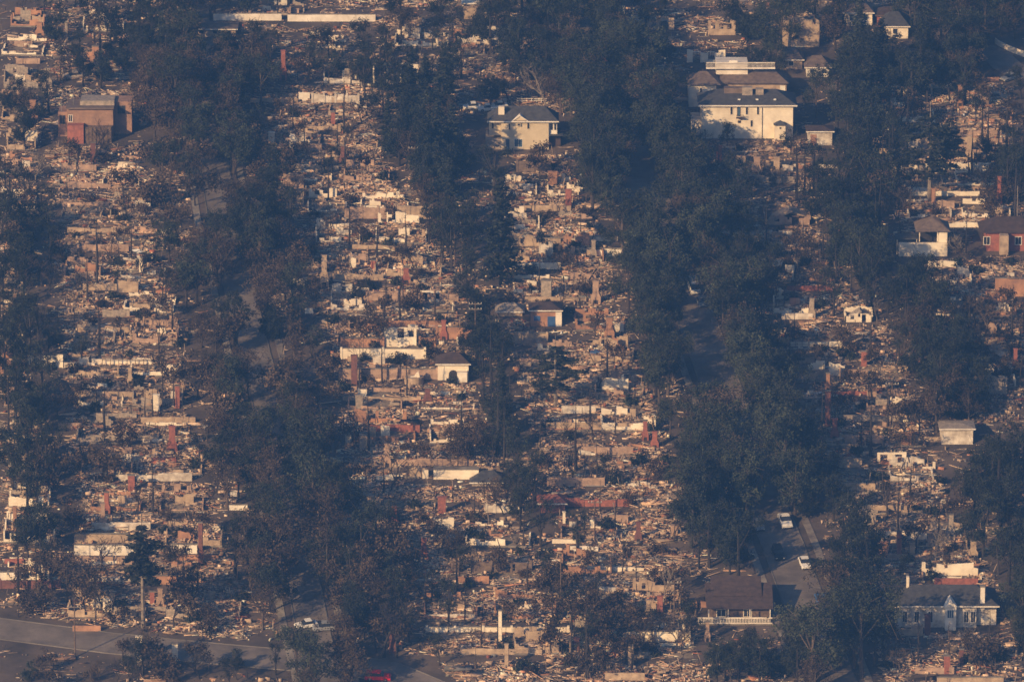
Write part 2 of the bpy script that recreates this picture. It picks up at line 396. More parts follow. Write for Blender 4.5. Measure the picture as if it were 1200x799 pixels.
# white house grey roof lower right
o, W = house_origin(1050, 1168, 738, 12)
r = thing('white_gabled_house', o, 'white house with dark grey roof, small pediment porch and white chimney at lower right', 'house')
k = W/118
MB().box(0, W*.80, 1, 12, 0, 4.4).build('wall', 'sooty_white', r)
MB().box(W*.80+.02, W, 2, 12, 0, 4.2).build('wing', 'sooty_white', r)
rf = MB().hip(-.6, W+.5, .3, 12.6, 4.4, 2.5, 4).build('roof', 'roof_grey', r)
MB().box(-.6, W+.5, .2, .3, 4.25, 4.5).build('fascia', 'white', rf)
pf = MB().gable_y(56*k, 71*k, -.6, 3, 4.6, 1.3).build('pediment', 'white', r)
MB().box(57*k, 70*k, -.4, .98, 0, 4.58).build('porch', 'white', r)
window(r, 60*k, 67*k, 2.4, 3.9, -.4, 'white', 'blue_glass', 2)
for x in (8, 22, 38, 80, 88): window(r, x*k, (x+5)*k, 1.2, 3.2, 1, 'white', bars=1)
MB().box(99*k, 104*k, 1.2, 2.2, 3.6, 7.8).build('chimney', 'white', r)
MB().box(98.4*k, 104.6*k, 1.1, 2.3, 7.8, 8.0).build('chimney_cap', 'concrete', r)
MB().box(14*k, 17*k, 6.5, 7.5, 6, 8.3).build('chimney', 'cream', r)
# right edge houses
o, W = house_origin(1050, 1113, 301, 9)
r = thing('open_sided_house', o, 'grey pyramid-roofed house with a dark open carport above a cream wall', 'house')
k = W/63
MB().box(3*k, 60*k, 0, .5, 0, 2.9).build('front_wall', 'cream', r)
MB().box(27*k, 60*k, 4.2, 9, 0, 5.2).build('back_wall', 'char', r)
MB().box(50*k, 60*k, .8, 4.1, 0, 5.0).build('side_wall', 'cream', r)
MB().hip(23*k, 64*k, 0.2, 9.6, 5.2, 2.5, 4.2).build('roof', 'roof_tan', r)
MB().box(0, 26*k, 1, 6, 3.4, 3.6).build('carport_roof', 'roof_grey', r)
for x in (1, 24): MB().box(x*k, x*k+.15, 1.1, 1.3, 0, 3.4).build('post', 'cream', r)
for x in (27, 48): MB().box(x*k, x*k+.2, .9, 1.1, 2.9, 5.2).build('post', 'cream', r)
o, W = house_origin(1145, 1215, 297, 10)
r = thing('long_brick_house', o, 'long brick-red house with brown roof at the right edge', 'house'); k = W/70
MB().box(2, W, 1, 10, 0, 4.2).build('wall', 'brick', r)
MB().hip(0.6, W+1, .2, 10.8, 4.2, 2.4, 4).build('roof', 'roof_brown', r)
MB().box(26*k, 36*k, -1.8, .9, 0, 4.1).build('porch', 'tan', r)
window(r, 8*k, 15*k, 1.6, 3.2, 1); window(r, 45*k, 52*k, 1.6, 3.2, 1)
small_house(990, 1022, 31, 3.0, 2.3, 10, 'cream', 'roof_tan', 'grey pyramid-roofed house half hidden in trees at the top edge', wins=2)
small_house(1034, 1064, 46, 2.8, 2.4, 10, 'cream', 'roof_grey', 'grey-green roofed bungalow with white front beneath dark trees near the top', wins=1)
small_house(945, 972, 91, 2.2, 1.8, 9, 'white', 'roof_tan', 'tan-roofed cottage with bright white end wall among dark trees', wins=2)
small_house(914, 940, 82, 2.2, 2.0, 9, 'tan', 'roof_tan', 'low tan-roofed cottage beside the white balcony', wins=1)
small_house(1028, 1056, 32, 2.6, 1.3, 7, 'brick', 'roof_brown', 'small brick-red house between the two top grey roofs', wins=2)
r = small_house(947, 975, 171, 3.1, .6, 6, 'sooty_white', 'roof_brown', 'small damaged garage with scorched brown roof edge right of the long cream house', 'garage', 0, name='garage')
MB().box(.5, 1.8, -.06, 0, 0, 2.4).build('door', 'orange', r)
small_house(632, 662, 601, 1.9, 1.0, 6, 'dark_brick', 'brick', 'small outbuilding with dull red roof above dark shrubs', 'shed', 0, name='shed', gable=False)
r = small_house(543, 570, 23, 3.6, .35, 7, 'tan', 'cream', 'flat-topped cream ruin block with one dark opening at the top edge', 'ruined house', 0, name='ruined_house')
MB().box(2.9, 4.7, -.06, .02, 0, 2.6).build('opening', 'char', r)
r = small_house(1103, 1140, 521, 3.2, .4, 6, 'sooty_white', 'stone', 'small white flat-roofed building blotched by shrubs at right', 'building', 0, name='flat_roofed_building')
r = small_house(990, 1023, 378, 2.0, .9, 5, 'cream', 'ash_metal', 'low cream shed with crumpled pale roof between dark trunks', 'shed', 3, ruined=True, name='shed')
r = small_house(583, 612, 371, 1.0, 1.3, 5, 'tan', 'stone', 'pale collapsed gable roof left of the orange house remnant', 'collapsed roof', 0, name='collapsed_shed')
r = small_house(895, 950, 264, 2.2, 1.6, 8, 'pink', 'tan', 'burnt-out house with sagging tan roof at centre right', 'burnt house', 4, ruined=True, name='damaged_house', fm='tan')
r = small_house(228, 276, 44, 1.8, .5, 8, 'tan', 'roof_tan', 'low flat tan building under the long white wall', 'building', 3, name='low_building', fm='tan')
r = small_house(553, 592, 570, .8, 1.6, 6, 'stone', 'roof_grey', 'sunken grey hip roof right of the white container', 'collapsed roof', 0, name='collapsed_shed')

# ---------------------------------------------------------------- walls
def wall(px0, px1, pyb, pyt, m, label, cat='wall', amt=.08, posts=0, cap=False, name='garden_wall', th=.25, openings=(), group=None, slope=0, auto=False):
    a = P(px0, pyb); b = P(px1, pyb+slope); a = Vector((a.x, a.y, ground_z(a.y))); b = Vector((b.x, b.y, ground_z(b.y)))
    W = math.hypot(b.x-a.x, b.y-a.y); h = max(.5, (pyb-pyt)/S(pyb)/VC)
    soft_out.append((a.x-.3, b.x+.3, a.y-3.2, a.y+.6))
    r = thing(name, a, label, cat, group, math.atan2(b.y-a.y, b.x-a.x))
    wall_mesh(W, h, amt, th, openings=[(o[0]*W, o[1]*W, o[2]*h, o[3]*h) for o in openings]).build('panel', m, r)
    if cap: MB().box(-.05, W+.05, -.06, th+.06, h+.003, h+.12).build('coping', 'concrete', r)
    for i in range(posts):
        x = W*i/(max(1, posts-1)); MB().box(x-.22, x+.22, -.1, th+.1, -.3, h+.25).build('pillar', m, r)
    if auto: autolist.append((r, auto, 1))
    return r
WL = [
 (250, 330, 25, 17, 'white', 'long bright white wall at the top edge, left half', .03, 0, True),
 (337, 440, 26, 18, 'white', 'long bright white wall at the top edge, right half', .03, 0, True),
 (350, 363, 119, 109, 'white', 'short bright white wall block right of the brick chimney', .03, 0, False),
 (366, 420, 121, 111, 'sooty_white', 'smoke-stained wall with gaps right of the white wall block', .35, 5, False),
 (288, 349, 121, 116, 'tan', 'very low tan wall leading up to the white wall block', .1, 0, False),
 (668, 722, 74, 65, 'brick', 'reddish brown wall between dark trees near the top', .05, 0, True),
 (722, 768, 72, 66, 'pink', 'faded pinkish wall continuing the reddish wall near the top', .1, 0, True),
 (805, 850, 74, 59, 'cream', 'cream wall with arched gaps above the white balcony', .25, 0, False),
 (606, 645, 202, 189, 'roof_tan', 'dark brown low wall below the beige house', .12, 3, False),
 (405, 462, 257, 243, 'pink', 'pinkish ruined wall with gaps above the rubble', .3, 4, False),
 (463, 506, 257, 242, 'tan', 'broad tan ruined wall right of the pinkish ruined wall', .12, 2, False),
 (1020, 1052, 182, 172, 'tan', 'tan wall stub among bare black trees at right', .3, 0, False),
 (930, 992, 198, 193, 'sooty_white', 'long low whitish wall below the small damaged garage', .1, 0, False),
 (33, 74, 431, 416, 'cream', 'white yard wall partly hidden by plants at the left edge', .06, 0, True),
 (75, 90, 431, 425, 'sooty_white', 'short low wall right of the white yard wall', .1, 0, False),
 (97, 137, 341, 333, 'tan', 'tan retaining wall among rubble in the left block', .1, 0, False),
 (137, 162, 343, 327, 'tan', 'broken cream wall with a curved top in the left block', .35, 0, False),
 (152, 176, 366, 351, 'tan', 'tan ruined wall with notched top below the curved-top wall', .3, 0, False),
 (68, 96, 503, 496, 'pink', 'salmon low wall at left above the dark trees', .05, 0, False),
 (165, 229, 496, 489, 'tan', 'tan terrace wall above the dark red chimney', .1, 0, False),
 (110, 160, 490, 484, 'stone', 'grey-tan terrace wall left of the cream block chimney', .2, 0, False),
 (325, 360, 334, 327, 'sooty_white', 'pale low wall with grass behind it beside the left street', .04, 0, True),
 (357, 367, 368, 362, 'white', 'small white block beside the left street', .03, 0, False),
 (331, 351, 384, 379, 'sooty_white', 'small pale low wall below the small white block', .08, 0, False),
 (430, 536, 354, 341, 'pink', 'pink back wall behind the white doorway ruin', .2, 5, False),
 (432, 522, 384, 376, 'orange', 'low orange wall above the cream ruin with windows', .08, 0, False),
 (512, 552, 398, 384, 'orange', 'broad orange wall right of the cream ruin with windows', .06, 2, True),
 (400, 449, 408, 397, 'orange', 'orange-tan wall left of the cream ruin with windows', .05, 3, True),
 (492, 510, 407, 396, 'orange', 'short orange wall just right of the cream ruin with windows', .06, 2, False),
 (400, 498, 421, 409, 'cream', 'long cream boundary wall across the middle block', .03, 3, True),
 (398, 465, 446, 433, 'pink', 'long pink wall left of the round stub', .05, 2, True),
 (468, 512, 445, 433, 'pink', 'pink wall above the round stub', .1, 2, True),
 (430, 492, 507, 498, 'brick', 'long brick-red low wall in the middle block', .15, 0, False),
 (610, 657, 287, 280, 'tan', 'straight tan wall below the thin white wall', .1, 0, True),
 (668, 724, 283, 278, 'sooty_white', 'thin whitish wall at the top of the centre block', .06, 0, True),
 (688, 730, 301, 292, 'white', 'white wall stub next to the right avenue trees', .2, 0, True),
 (575, 641, 403, 391, 'tan', 'tan boundary wall left of the tiered pine', .05, 4, True),
 (640, 742, 504, 495, 'tan', 'long tan terrace wall below the tiered pine', .12, 0, False),
 (682, 742, 533, 523, 'pink', 'pinkish terrace wall below the long tan terrace wall', .15, 0, False),
 (1166, 1210, 348, 327, 'orange', 'tall bright orange wall at the right edge', .05, 0, True),
 (990, 1036, 520, 510, 'pink', 'pinkish wall left of the orange block stub', .1, 0, False),
 (1068, 1103, 518, 512, 'tan', 'low tan wall joined to the small white building', .1, 0, False),
 (87, 167, 651, 639, 'white', 'long white wall with a bare tree before it at lower left', .04, 0, True),
 (200, 231, 649, 638, 'white', 'shorter white wall right of the tall thin pine at lower left', .15, 0, True),
 (87, 150, 637, 626, 'tan', 'tan wall just behind the long white wall at lower left', .04, 0, True),
 (85, 165, 662, 651, 'pink', 'reddish terrace wall in front of the long white wall', .1, 0, False),
 (172, 207, 685, 675, 'orange', 'bright orange wall at lower left', .05, 0, True),
 (200, 256, 657, 650, 'orange', 'low orange-brown wall in front of the shorter white wall', .15, 0, False),
 (0, 27, 680, 671, 'white', 'white wall stub at the left edge', .05, 0, True),
 (0, 70, 690, 680, 'dark_brick', 'dark brick wall below the white wall stub at the left edge', .1, 4, False),
 (85, 118, 740, 733, 'orange', 'short orange kerb wall beside the cross street', .05, 0, False),
 (267, 290, 598, 592, 'white', 'white low wall under the basketball hoop', .05, 0, True),
 (508, 561, 562, 551, 'cream', 'long white container side among bare trees', .03, 0, True),
 (495, 502, 561, 551, 'cream', 'small white block left of the white container', .03, 0, False),
 (441, 462, 563, 558, 'cream', 'low cream wall left of the white container', .1, 0, False),
 (430, 457, 598, 581, 'tan', 'roofless cream wall with dark gaps left of the red chimney', .2, 0, False),
 (508, 532, 621, 605, 'cream', 'cream stub wall under the red chimney', .3, 0, False),
 (570, 610, 601, 592, 'sooty_white', 'ribbed pale wall right of the red chimney', .2, 5, False),
 (703, 736, 615, 603, 'pink', 'square brownish pink wall in the centre block', .05, 0, False),
 (647, 676, 637, 632, 'cream', 'short cream kerb wall below the red-roofed outbuilding', .1, 0, False),
 (668, 701, 646, 640, 'white', 'white kerb wall below the short cream kerb wall', .15, 0, False),
 (530, 622, 672, 658, 'roof_tan', 'dark soot-stained wall with openings at lower centre', .15, 5, False),
 (535, 573, 684, 675, 'orange', 'bright orange terrace wall at lower centre', .1, 0, False),
 (500, 666, 741, 735, 'cream', 'long low cream boundary wall behind the slim white pillar', .03, 6, True),
 (735, 793, 752, 740, 'cream', 'cream wall with dark trees before it at bottom centre', .05, 2, True),
 (1080, 1146, 675, 658, 'cream', 'ragged cream ruin wall above the white gabled house', .5, 0, False),
 (1095, 1146, 685, 677, 'brick', 'brick-red wall base below the ragged cream ruin', .15, 0, False),
 (1098, 1176, 806, 794, 'tan', 'flat tan wall at the bottom edge, lower right', .05, 0, True),
 (1050, 1080, 745, 733, 'tan', 'cream broken wall at the foot of the white gabled house', .35, 2, False),
 (480, 500, 560, 548, 'tan', 'small tan wall stub behind the small white block', .3, 0, False),
 (450, 488, 407, 384, 'cream', 'cream two-window ruin wall standing in the middle block', .06, 0, False),
 (495, 515, 354, 341, 'white', 'white doorway ruin standing alone in rubble', .06, 0, False),
 (437, 490, 103, 74, 'cream', 'tall roofless white frame of a burnt house near the top', .05, 0, False),
 (915, 960, 56, 19, 'tan', 'tall open tan frame of a burnt house at the top', .3, 0, False),
 (725, 755, 30, 5, 'white', 'jagged white ruin wall at the top edge', .75, 0, False),
 (758, 790, 36, 15, 'tan', 'tan ruin with arched holes right of the jagged white ruin', .3, 0, False),
 (830, 862, 42, 24, 'tan', 'ruined brown house shell with small windows near the top', .4, 0, False),
 (332, 356, 222, 199, 'pink', 'tall pinkish ruin wall beside the left avenue', .3, 0, False),
 (404, 420, 506, 493, 'sooty_white', 'pale roofless stub with a dark opening left of the brick-red wall', .2, 0, False),
 (1145, 1180, 462, 440, 'stone', 'grey ruin with leaning posts at right', .5, 0, False),
 (985, 1010, 548, 535, 'tan', 'ribbed cream ruin wall at the top of the right block', .3, 0, False),
 (1028, 1062, 541, 530, 'cream', 'cream ruin wall with two gaps in the right block', .1, 0, False),
 (120, 152, 372, 362, 'stone', 'grey stone wall stub under the tan retaining wall', .3, 0, False),
 (1056, 1068, 522, 507, 'orange', 'square orange block stub with a narrow slot', .05, 0, False),
 (720, 731, 389, 380, 'white', 'small white wall beside the pink chimney', .1, 0, False),
]
OPEN = {'cream two-window ruin wall standing in the middle block': [(.42, .62, .45, .95), (.72, .92, .5, .92)],
 'white doorway ruin standing alone in rubble': [(.3, .65, 0, .7)],
 'tall roofless white frame of a burnt house near the top': [(.03, .3, 0, .88), (.34, .6, 0, .88), (.64, .88, 0, .88)],
 'tall open orange frame of a burnt house at the top': [(.1, .45, 0, .86), (.52, .9, .1, .86)],
 'cream wall with arched gaps above the white balcony': [(.15, .35, 0, .8), (.55, .72, .2, .8)],
 'tan ruin with arched holes right of the jagged white ruin': [(.15, .35, .1, .7), (.5, .8, .0, .7)],
 'ruined brown house shell with small windows near the top': [(.1, .25, .4, .75), (.4, .55, .4, .75), (.7, .85, .4, .75)],
 'dark soot-stained wall with openings at lower centre': [(.1, .25, .1, .8), (.62, .8, .2, .8)],
 'pale roofless stub with a dark opening left of the brick-red wall': [(.35, .75, .1, .8)],
 'cream ruin wall with two gaps in the right block': [(.1, .35, 0, .75), (.6, .85, 0, .75)],
 'square orange block stub with a narrow slot': [(.42, .55, .3, .8)],
 'roofless cream wall with dark gaps left of the red chimney': [(.3, .4, 0, .9), (.6, .75, .3, .9)]}
for (a, b, y1, y0, m, lab, amt, ps, cp) in WL:
    nm = 'ruined_wall' if amt > .14 or lab in OPEN else 'garden_wall'
    ct = 'ruined wall' if nm == 'ruined_wall' else 'wall'
    if 'container' in lab and lab.startswith('long white'): nm, ct = 'white_container', 'container'
    rr = wall(a, b, y1, y0, m, lab, ct, amt, ps, cp, nm, th=2.4 if 'container' == ct else (.5 if cp else .3), openings=OPEN.get(lab, ()))
# curved white wall at the right edge
pts = [(1166, 52), (1172, 56), (1180, 60), (1190, 64), (1204, 69)]
w3 = world_line(pts); o0 = spot(*pts[0]); b = MB()
for p, q in zip(w3[:-1], w3[1:]):
    a = p-o0; c = q-o0; b.quad(a, c, c+Vector((0, 0, 1.3)), a+Vector((0, 0, 1.3)))
    n = Vector((0, .4, 0)); b.quad(a+Vector((0, 0, 1.3)), c+Vector((0, 0, 1.3)), c+n+Vector((0, 0, 1.3)), a+n+Vector((0, 0, 1.3))); b.quad(c+n, a+n, a+n+Vector((0, 0, 1.3)), c+n+Vector((0, 0, 1.3)))
tag(b.build('garden_wall', 'cream', None, o0), 'curved white wall along the grey drive at the top right edge', 'wall')
rr = thing('ruined_wall', spot(834, 712), 'jagged bright orange brick wreck at the left end of the brown-roofed house', 'ruined wall')
MB().prism([(-2.6, -.3), (-2.0, 1.2), (-.8, 1.0), (-.2, 2.6), (.6, 3.6), (1.3, 3.2), (1.5, 4.6), (2.3, 4.4), (2.4, -.3)], 'y', 0, .6).build('panel', 'orange', rr)
MB().prism([(-4.2, -.3), (-3.8, .7), (-2.8, 1.3), (-2.7, -.3)], 'y', -.8, .2).build('broken_corner', 'orange', rr)
# round stub
o0 = spot(485, 454); b = MB(); n = 18
ring = [(1.9*math.cos(t*2*math.pi/n), 1.9*math.sin(t*2*math.pi/n)+1.9) for t in range(n)]
b.prism(ring, 'z', 0, 1.7); rt = tag(b.build('round_stub', 'tan', None, o0), 'round tan masonry stub left of the small garage', 'ruin')
MB().prism([(-.8, 1.7), (.1, 1.9), (.9, 2.9), (1.2, 1.75)], 'y', 1.2, 2.0).build('broken_slab', 'cream', rt)

# ---------------------------------------------------------------- chimneys
def chimney(px, pyb, pyt, wpx, m, label, step=True, auto=None, base=True, rz=None):
    p = spot(px, pyb); s = S(pyb); h = (pyb-pyt)/s/VC; wd = wpx/s
    r = thing('chimney', p, label or '', 'chimney', 'chimneys left standing in the rubble', random.uniform(-.12, .12))
    d = max(.7, wd*.7)
    if step and h > 2.5:
        b = MB(); b.box(-wd*.85, wd*.85, 0, d*1.3, -.4, h*.32); b.build('firebox', m, r)
        MB().box(-wd*.4, wd*.4, -.03, .02, 0.05, h*.18).build('hearth_opening', 'char', r)
        MB().prism([(-wd*.85, h*.32), (wd*.85, h*.32), (wd*.5, h*.5), (-wd*.5, h*.5)], 'y', .03, d*1.15).build('shoulder', m, r)
        zb = h*.5
    else: zb = -.4
    MB().box(-wd*.5, wd*.5, .06, d, zb, h-.15).build('stack', m, r)
    MB().box(-wd*.5-.1, wd*.5+.1, -.04, d+.1, h-.148, h).build('cap', m if random.random() < .6 else 'concrete', r)
    if auto: autolist.append((r, auto, h/2))
    return r
CH = [(332, 95, 60, 5, 'brick', 'tall slim brick chimney with a rubble foot near the top', 1), (518, 604, 583, 9, 'brick', 'stout deep red brick chimney in the middle block', 0),
 (458, 652, 622, 7, 'orange', 'pink stepped chimney at lower centre left', 1), (460, 766, 741, 8, 'dark_brick', 'reddish chimney above the red car', 0),
 (154, 577, 557, 8, 'brick', 'squat dark red chimney in the left block', 0), (202, 532, 500, 7, 'brick', 'deep red chimney beside the left street trees', 1),
 (183, 484, 463, 8, 'cream', 'cream block chimney in the left block', 0), (165, 321, 303, 4, 'cream', 'slim pale chimney with white top in the left block', 0),
 (235, 662, 612, 5, 'dark_brick', 'tall dark chimney right of the shorter white wall', 0), (666, 246, 223, 7, 'brick', 'upright red chimney below the beige house', 0),
 (648, 219, 202, 10, 'orange', 'broad orange chimney stub below the beige house', 0), (698, 357, 330, 7, 'pink', 'rough pinkish chimney at right of the centre block', 1),
 (714, 398, 372, 7, 'orange', 'pink chimney with a small white wall beside it', 1), (640, 351, 329, 12, 'stone', 'wide stone chimney base in the centre block', 0),
 (970, 501, 458, 6, 'dark_brick', 'tall dark red chimney at left of the right block', 0), (978, 516, 491, 6, 'brick', 'brick chimney before the pinkish wall in the right block', 1),
 (1171, 240, 208, 4, 'brick', 'slim bright red chimney at right below the wrecked car', 1), (1125, 126, 101, 5, 'orange', 'orange chimney left of the wrecked white car', 1),
 (829, 752, 728, 4, 'pink', 'slim brick chimney in front of the white porch railing', 1), (1110, 790, 768, 7, 'brick', 'dark red chimney at the bottom right', 0),
 (415, 453, 417, 7, 'dark_brick', 'tall dark brick chimney in front of the long pink wall', 0), (380, 338, 300, 6, 'tan', 'tall tan chimney right of the left avenue', 1),
 (318, 169, 156, 7, 'cream', 'pale square stub at the top left of the middle block', 0), (343, 181, 160, 7, 'cream', 'pale taller stub right of the pale square stub', 0),
 (352, 241, 223, 8, 'tan', 'tan square stub under the tall pinkish ruin wall', 0), (56, 104, 80, 6, 'stone', 'stone chimney at the top left corner area', 1),
 (78, 50, 27, 3, 'stone', 'thin stone chimney at the top left', 0), (188, 51, 37, 3, 'cream', 'thin pale chimney left of the long white wall', 0),
 (112, 74, 55, 8, 'orange', 'orange chimney stub at the top left', 1), (163, 776, 746, 7, 'cream', 'left one of two pale pillars by the cross street', 0),
 (205, 775, 754, 7, 'cream', 'right one of two pale pillars by the cross street', 0), (426, 530, 510, 9, 'tan', 'tan block chimney under the brick-red low wall', 0),
 (408, 521, 509, 7, 'sooty_white', 'small pale block left of the tan block chimney', 0), (421, 481, 464, 8, 'stone', 'stone stub below the tall dark brick chimney', 0),
 (586, 753, 715, 4, 'cream', 'slim white pillar standing before the low cream wall', 0), (1036, 650, 636, 10, 'orange', 'orange block stub right of the big street tree', 0),
 (1069, 652, 636, 6, 'tan', 'tan pillar in the lower right rubble', 0), (1087, 745, 720, 7, 'dark_brick', 'dark pillar before the white gabled house', 0),
 (661, 619, 600, 3, 'cream', 'thin cream post stub beside the red-roofed outbuilding', 0), (1011, 250, 232, 5, 'tan', 'tan stub among trees below the sagging tan roof', 0),
 (1003, 205, 190, 7, 'tan', 'tan block stub below the long low whitish wall', 0), (887, 205, 185, 7, 'pink', 'pinkish chimney below the long cream house', 1),
 (843, 192, 172, 6, 'brick', 'dark red stub at the left below the long cream house', 0), (910, 200, 185, 7, 'tan', 'tan upright block below the long cream house', 0),
 (1136, 190, 160, 6, 'tan', 'tall tan chimney among black trees at right', 1),
 (748, 636, 612, 5, 'dark_brick', 'dark chimney at the right of the centre block', 1), (790, 628, 616, 8, 'pink', 'pink stub beside the right avenue trees', 0),
 (1104, 390, 375, 8, 'tan', 'tan block under the bare trees at right', 0), (1090, 640, 626, 6, 'pink', 'pinkish stub in the lower right block', 0)]
for (x, y1, y0, wp, m, lab, st) in CH: chimney(x, y1, y0, wp, m, lab, bool(st))

# ---------------------------------------------------------------- burnt house ruins on every lot
COLS = [  # y, x0, x1 (pixels on the photograph) for each strip of lots
 [(130, 75, 150), (200, 62, 168), (300, 66, 190), (400, 75, 215), (500, 78, 228), (600, 100, 250), (700, 90, 290), (735, 60, 290)],
 [(125, 315, 440), (200, 330, 450), (300, 362, 520), (400, 385, 545), (500, 402, 570), (600, 425, 610), (700, 470, 650), (795, 520, 700)],
 [(180, 600, 665), (250, 585, 690), (300, 590, 712), (400, 600, 740), (500, 625, 775), (600, 645, 802), (700, 660, 800), (790, 690, 830)],
 [(165, 825, 960), (230, 850, 960), (300, 880, 965), (400, 900, 1050), (500, 945, 1090), (600, 985, 1110), (700, 1010, 1180), (795, 1040, 1200)],
 [(100, 1020, 1190), (200, 1020, 1190), (300, 1075, 1200), (400, 1100, 1200), (460, 1130, 1200)],
 [(20, 0, 60), (200, 0, 45), (400, 0, 25), (500, 0, 55), (700, 0, 75)],
 [(5, 60, 1190), (50, 40, 900), (95, 40, 770)]]
def band(c, py):
    if py < c[0][0]-8 or py > c[-1][0]+25: return None
    for (y0, a0, b0), (y1, a1, b1) in zip(c[:-1], c[1:]):
        if py <= y1: t = max(0, (py-y0)/(y1-y0)); return a0+(a1-a0)*t, b0+(b1-b0)*t
    return c[-1][1], c[-1][2]
DC_ = {'brick': 'brick-red chimney', 'orange': 'orange-brown chimney', 'tan': 'tan chimney', 'dark_brick': 'dark sooty brick chimney', 'pink': 'pinkish chimney', 'stone': 'grey stone chimney'}
for ci, c in enumerate(COLS[:6]):
    for i in range((8, 12, 9, 11, 5, 3)[ci]):
        py = random.uniform(c[0][0]+20, min(c[-1][0], 790)); bb = band(c, py); px = random.uniform(bb[0]+6, bb[1]-6); q = P(px, py); h_ = random.uniform(2.2, 5)*S(py)
        if near_road(px, py, 1) or any(k[0]-1 < q.x < k[1]+1 and k[2]-5 < q.y < k[3]+1 for k in keep_out) or any(abs(px-e[0]) < 14 and abs(py-e[1]) < 24 for e in CH): continue
        m = random.choice(['brick', 'brick', 'orange', 'tan', 'dark_brick', 'pink', 'stone']); chimney(px, py, py-h_, random.uniform(4, 7), m, None, random.random() < .7, DC_[m])
mounds = []     # world rectangles with a height
wall_mats = ['cream', 'tan', 'pink', 'sooty_white', 'tan', 'cream', 'stone', 'orange']
def ruin(px, py, W, D, fx):
    p = spot(px, py)
    if near_road(px-W*3, py, 1) or near_road(px+W*3, py, 1) or near_road(px, py-12, 1): return
    for k in keep_out:
        if k[0]-2 < p.x+W/2 and p.x-W/2 < k[1]+2 and k[2]-3 < p.y+D and p.y < k[3]+3: return
    m = random.choice(wall_mats); r = thing('burnt_house', p, '', 'burnt house', 'burnt-out houses reduced to low walls', random.uniform(-.06, .06))
    hb = random.choice([.8, 1.1, 1.5, 2.0])
    wall_mesh(W*random.uniform(.5, 1), hb*random.uniform(.6, 1.2), .8, .25, .5).build('front_wall', m, r, (-W/2, 0, 0))
    o = wall_mesh(D, hb*1.3, .8, .25, .5).build('side_wall', m, r, (-W/2, 0, 0)); o.rotation_euler.z = math.pi/2
    o = wall_mesh(D*random.uniform(.4, 1), hb*1.3, .8, .25, .5).build('side_wall', m, r, (W/2, 0, 0)); o.rotation_euler.z = math.pi/2
    wall_mesh(W*random.uniform(.4, 1), hb*random.uniform(1, 1.8), .7, .25, .6, [(W*.2, W*.28, .9, 2.0)]).build('back_wall', m, r, (-W/2, D, TS*D*.8))
    for i in range(2):
        x = random.uniform(-W*.4, W*.3); yy = random.uniform(.25, .8)*D
        wall_mesh(random.uniform(1.2, 3.5), hb*random.uniform(.9, 1.8), .6, .2, .5).build('inner_wall', random.choice(wall_mats), r, (x, yy, TS*yy*.7))
    MB().box(-W/2-.3, W/2+.3, -.35, -.05, -.6, .22).build('foundation', 'concrete', r)
    desc = {'cream': 'cream-walled', 'tan': 'tan-walled', 'pink': 'pinkish', 'sooty_white': 'soot-streaked pale', 'stone': 'grey-walled', 'orange': 'orange-walled'}[m]
    autolist.append((r, desc+' burnt house', hb)); mounds.append((p.x, p.y+D/2, W*.55, D*.6, random.uniform(.5, 1.3)))
for ci, c in enumerate(COLS[:6]):
    py = c[0][0]+12
    while py < min(c[-1][0]+14, 800):
        bb = band(c, py); s = S(py); Wm = (bb[1]-bb[0])/s
        n = 1 if Wm < 17 else 2
        for i in range(n):
            cx = bb[0]+(bb[1]-bb[0])*(i+.5)/n+random.uniform(-4, 4); W = min(Wm/n*.85, 15)*random.uniform(.75, 1)
            ruin(cx, py, max(W, 4), random.uniform(7, 9.5), 0)
        py += random.uniform(15, 18)*s*.41
lw = {'pink': 'pinkish lot boundary wall', 'tan': 'tan lot boundary wall', 'cream': 'cream lot boundary wall', 'stone': 'grey lot boundary wall', 'sooty_white': 'pale lot boundary wall', 'brick': 'brick-red lot boundary wall'}
for ci, c in enumerate(COLS[:6]):
    py = c[0][0]+4
    while py < min(c[-1][0]+14, 800):
        bb = band(c, py); s = S(py); Wp = bb[1]-bb[0]
        a = bb[0]+Wp*random.uniform(0, .35); b2 = a+Wp*random.uniform(.25, .6)
        pr_ = P((a+b2)/2, py)
        if not (near_road(a, py, 1) or near_road(b2, py, 1) or near_road((a+b2)/2, py, 1)) and not any(abs(py-q[2]) < 14 and a < q[1]+5 and b2 > q[0]-5 for q in WL) and not any(k[0]-3 < pr_.x < k[1]+3 and k[2]-4 < pr_.y < k[3]+2 for k in keep_out):
            m = random.choice(['pink', 'tan', 'tan', 'tan', 'cream', 'stone', 'stone', 'sooty_white', 'pink', 'sooty_white', 'tan', 'brick'])
            wall(a, b2, py, py-random.uniform(.9, 1.7)*s, m, '', 'wall', random.uniform(.05, .4), 0, False, 'garden_wall', .3, group='walls between the burnt lots', auto=lw[m])
        py += random.uniform(9, 17)*s*.41
for i in range(20):
    px = random.choice([random.uniform(40, 430), random.uniform(480, 900)]); ruin(px, random.uniform(4, 100), random.uniform(7, 12), 7, 0)

